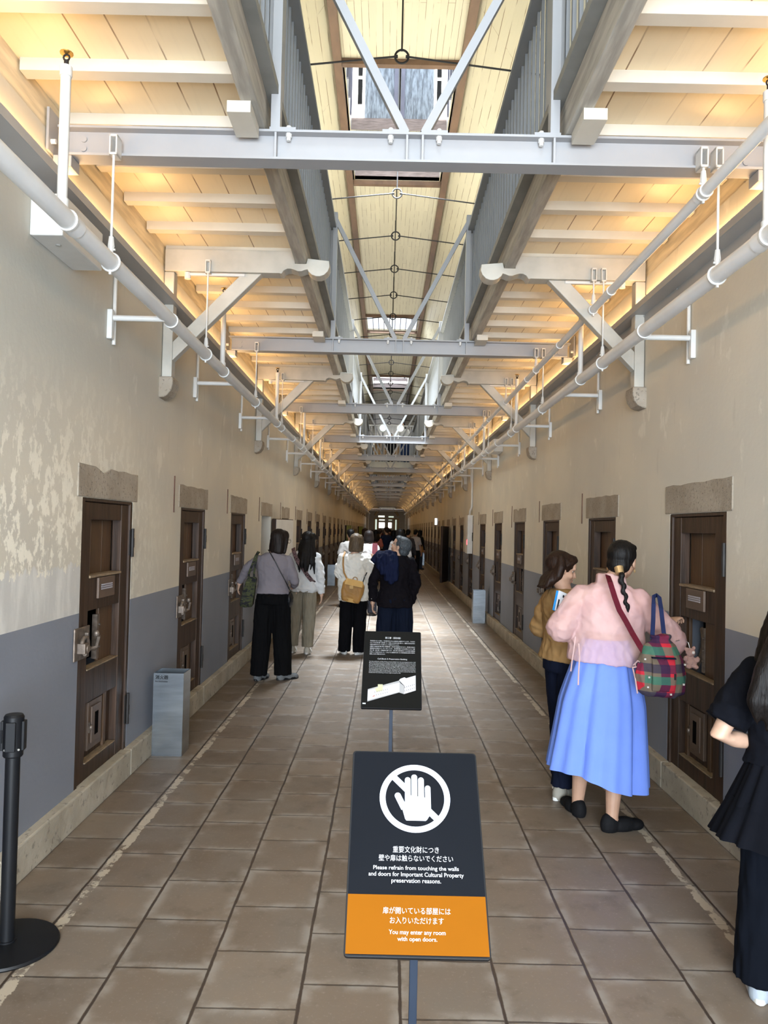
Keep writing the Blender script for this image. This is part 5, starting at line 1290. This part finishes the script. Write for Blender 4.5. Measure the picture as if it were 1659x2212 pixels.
# ---------- visitors further down the hall and on the bridge
def visitor(label, px, D, h, top_c, leg_c, hair, style, heading=0.0, z=0.0, lean=0.0, arms='rest', short=False, shorts=False, hl=.14, e=.03):
    w = atpx(px, 1142.5, D)
    q = Person('person', label, w.x, D, heading, h, lean=lean, z=z, fine=.013)
    q.feet = [(-.10, .02, .2), (.10, -.03, -.25)]
    q.set_head(.15, -.1, 0)
    for sg in (-1, 1):
        if arms == 'front': q.arm(sg, q.shoulder(sg) + V((sg*.05, 0, -.24)), q.shoulder(sg) + V((sg*-.02, .20, -.22)), V((0, 1, .2)), V((0, 0, -1)), V((-sg, 0, .3)), .4)
        else: q.rest_arm(sg)
    q.body(SKIN2).hair(hair, style, hl)
    nm = label.split()[0]
    q.top(cloth('visitor_top', top_c, .8, .06), 'top', e, .012, .86, (.068, .066, .066, .42) if short else (.066, .056, .044, 1.0), .006)
    q.pants(cloth('visitor_trousers', leg_c, .8), 'shorts' if shorts else 'trousers', .98, (.165, .12), .09, .09, .45 if shorts else .05)
    q.shoes(cloth('visitor_shoe', (.05, .05, .05), .6), None)
    return q
visitor('man in pale grey tee behind the woman in white blouse', 757, 15.5, 1.60, (.42, .40, .38), (.03, .03, .035), H_BLACK, 'short', .3, short=True)
visitor('woman with dark wavy hair and loose white shirt, beyond the woman in white blouse', 797, 14.2, 1.58, (.58, .56, .55), (.02, .02, .025), H_DARK, 'bob', -.1, arms='front', e=.05, hl=.13)
visitor('woman in salmon pink top with a black ponytail down the hall', 812, 23.5, 1.58, (.42, .13, .10), (.09, .08, .075), H_BLACK, 'long', -.2, arms='front', hl=.20, short=True)
visitor('person in beige shirt between the salmon pink top and the navy tee', 821, 29, 1.60, (.42, .33, .24), (.10, .08, .07), H_BROWN, 'short', -.6, short=True)
visitor('man in navy tee and tan shorts in the middle of the hall', 835, 25.5, 1.68, (.012, .018, .045), (.17, .085, .05), H_BROWN, 'short', .5, short=True, shorts=True)
visitor('person all in black beside the man in navy tee', 850, 27, 1.58, (.010, .010, .012), (.010, .010, .012), H_BLACK, 'bob', 0.)
visitor('person with thick black hair and grey shirt, behind the grey-haired man', 864, 17, 1.62, (.33, .31, .29), (.02, .02, .02), H_BLACK, 'bob', 0., hl=.10)
visitor('person with black hair in dark jacket near the right doors', 882, 24, 1.62, (.05, .045, .05), (.03, .03, .03), H_BLACK, 'short', -.5)
visitor('young man in white tee with black straps near the right doors', 898, 27, 1.62, (.52, .50, .49), (.012, .012, .014), H_BLACK, 'short', -.7, short=True)
visitor('woman in black with a tan handbag at the far right doors', 907, 31, 1.60, (.012, .012, .013), (.04, .05, .07), H_BLACK, 'bob', -.9)
visitor('person with brown hair and taupe coat at the far left', 789, 22, 1.62, (.16, .12, .11), (.04, .035, .035), H_BROWN, 'bob', .2)
visitor('far visitor in maroon standing before the end hall', 822, 46, 1.62, (.09, .025, .025), (.02, .02, .02), H_BLACK, 'bob', 0.)
visitor('far visitor in dark brown standing before the end hall', 842, 48, 1.60, (.06, .035, .03), (.02, .02, .02), H_BLACK, 'short', .4)
visitor('far visitor in charcoal at the right before the end hall', 872, 44, 1.62, (.03, .03, .035), (.02, .02, .02), H_BLACK, 'bob', 0.)
t = thing('handbag', 'tan handbag carried by the woman in black at the far right doors', 'bag', atpx(908, 1193, 30.7)); b = MB(); b.loft([[(-.13, -.05, 0), (.13, -.05, 0), (.13, .05, 0), (-.13, .05, 0)], [(-.10, -.03, .24), (.10, -.03, .24), (.10, .03, .24), (-.10, .03, .24)]]); obj('bag_body', b, tan, t, bev=.015); b = MB(); b.torus((0, 0, .24), .08, .008, RX(PI/2), 16, 6, 0, PI); obj('handle', b, tan, t)
visitor('woman with dark hair and white shirt leaning on the footbridge railing', 871, 25.2, 1.45, (.62, .63, .64), (.02, .035, .09), H_DARK, 'bob', PI - .5, 3.69, .30, arms='front')
visitor('shorter person in black clothes behind the footbridge railing', 840, 25.6, 1.12, (.010, .010, .012), (.010, .010, .012), H_BLACK, 'short', PI, 3.69)
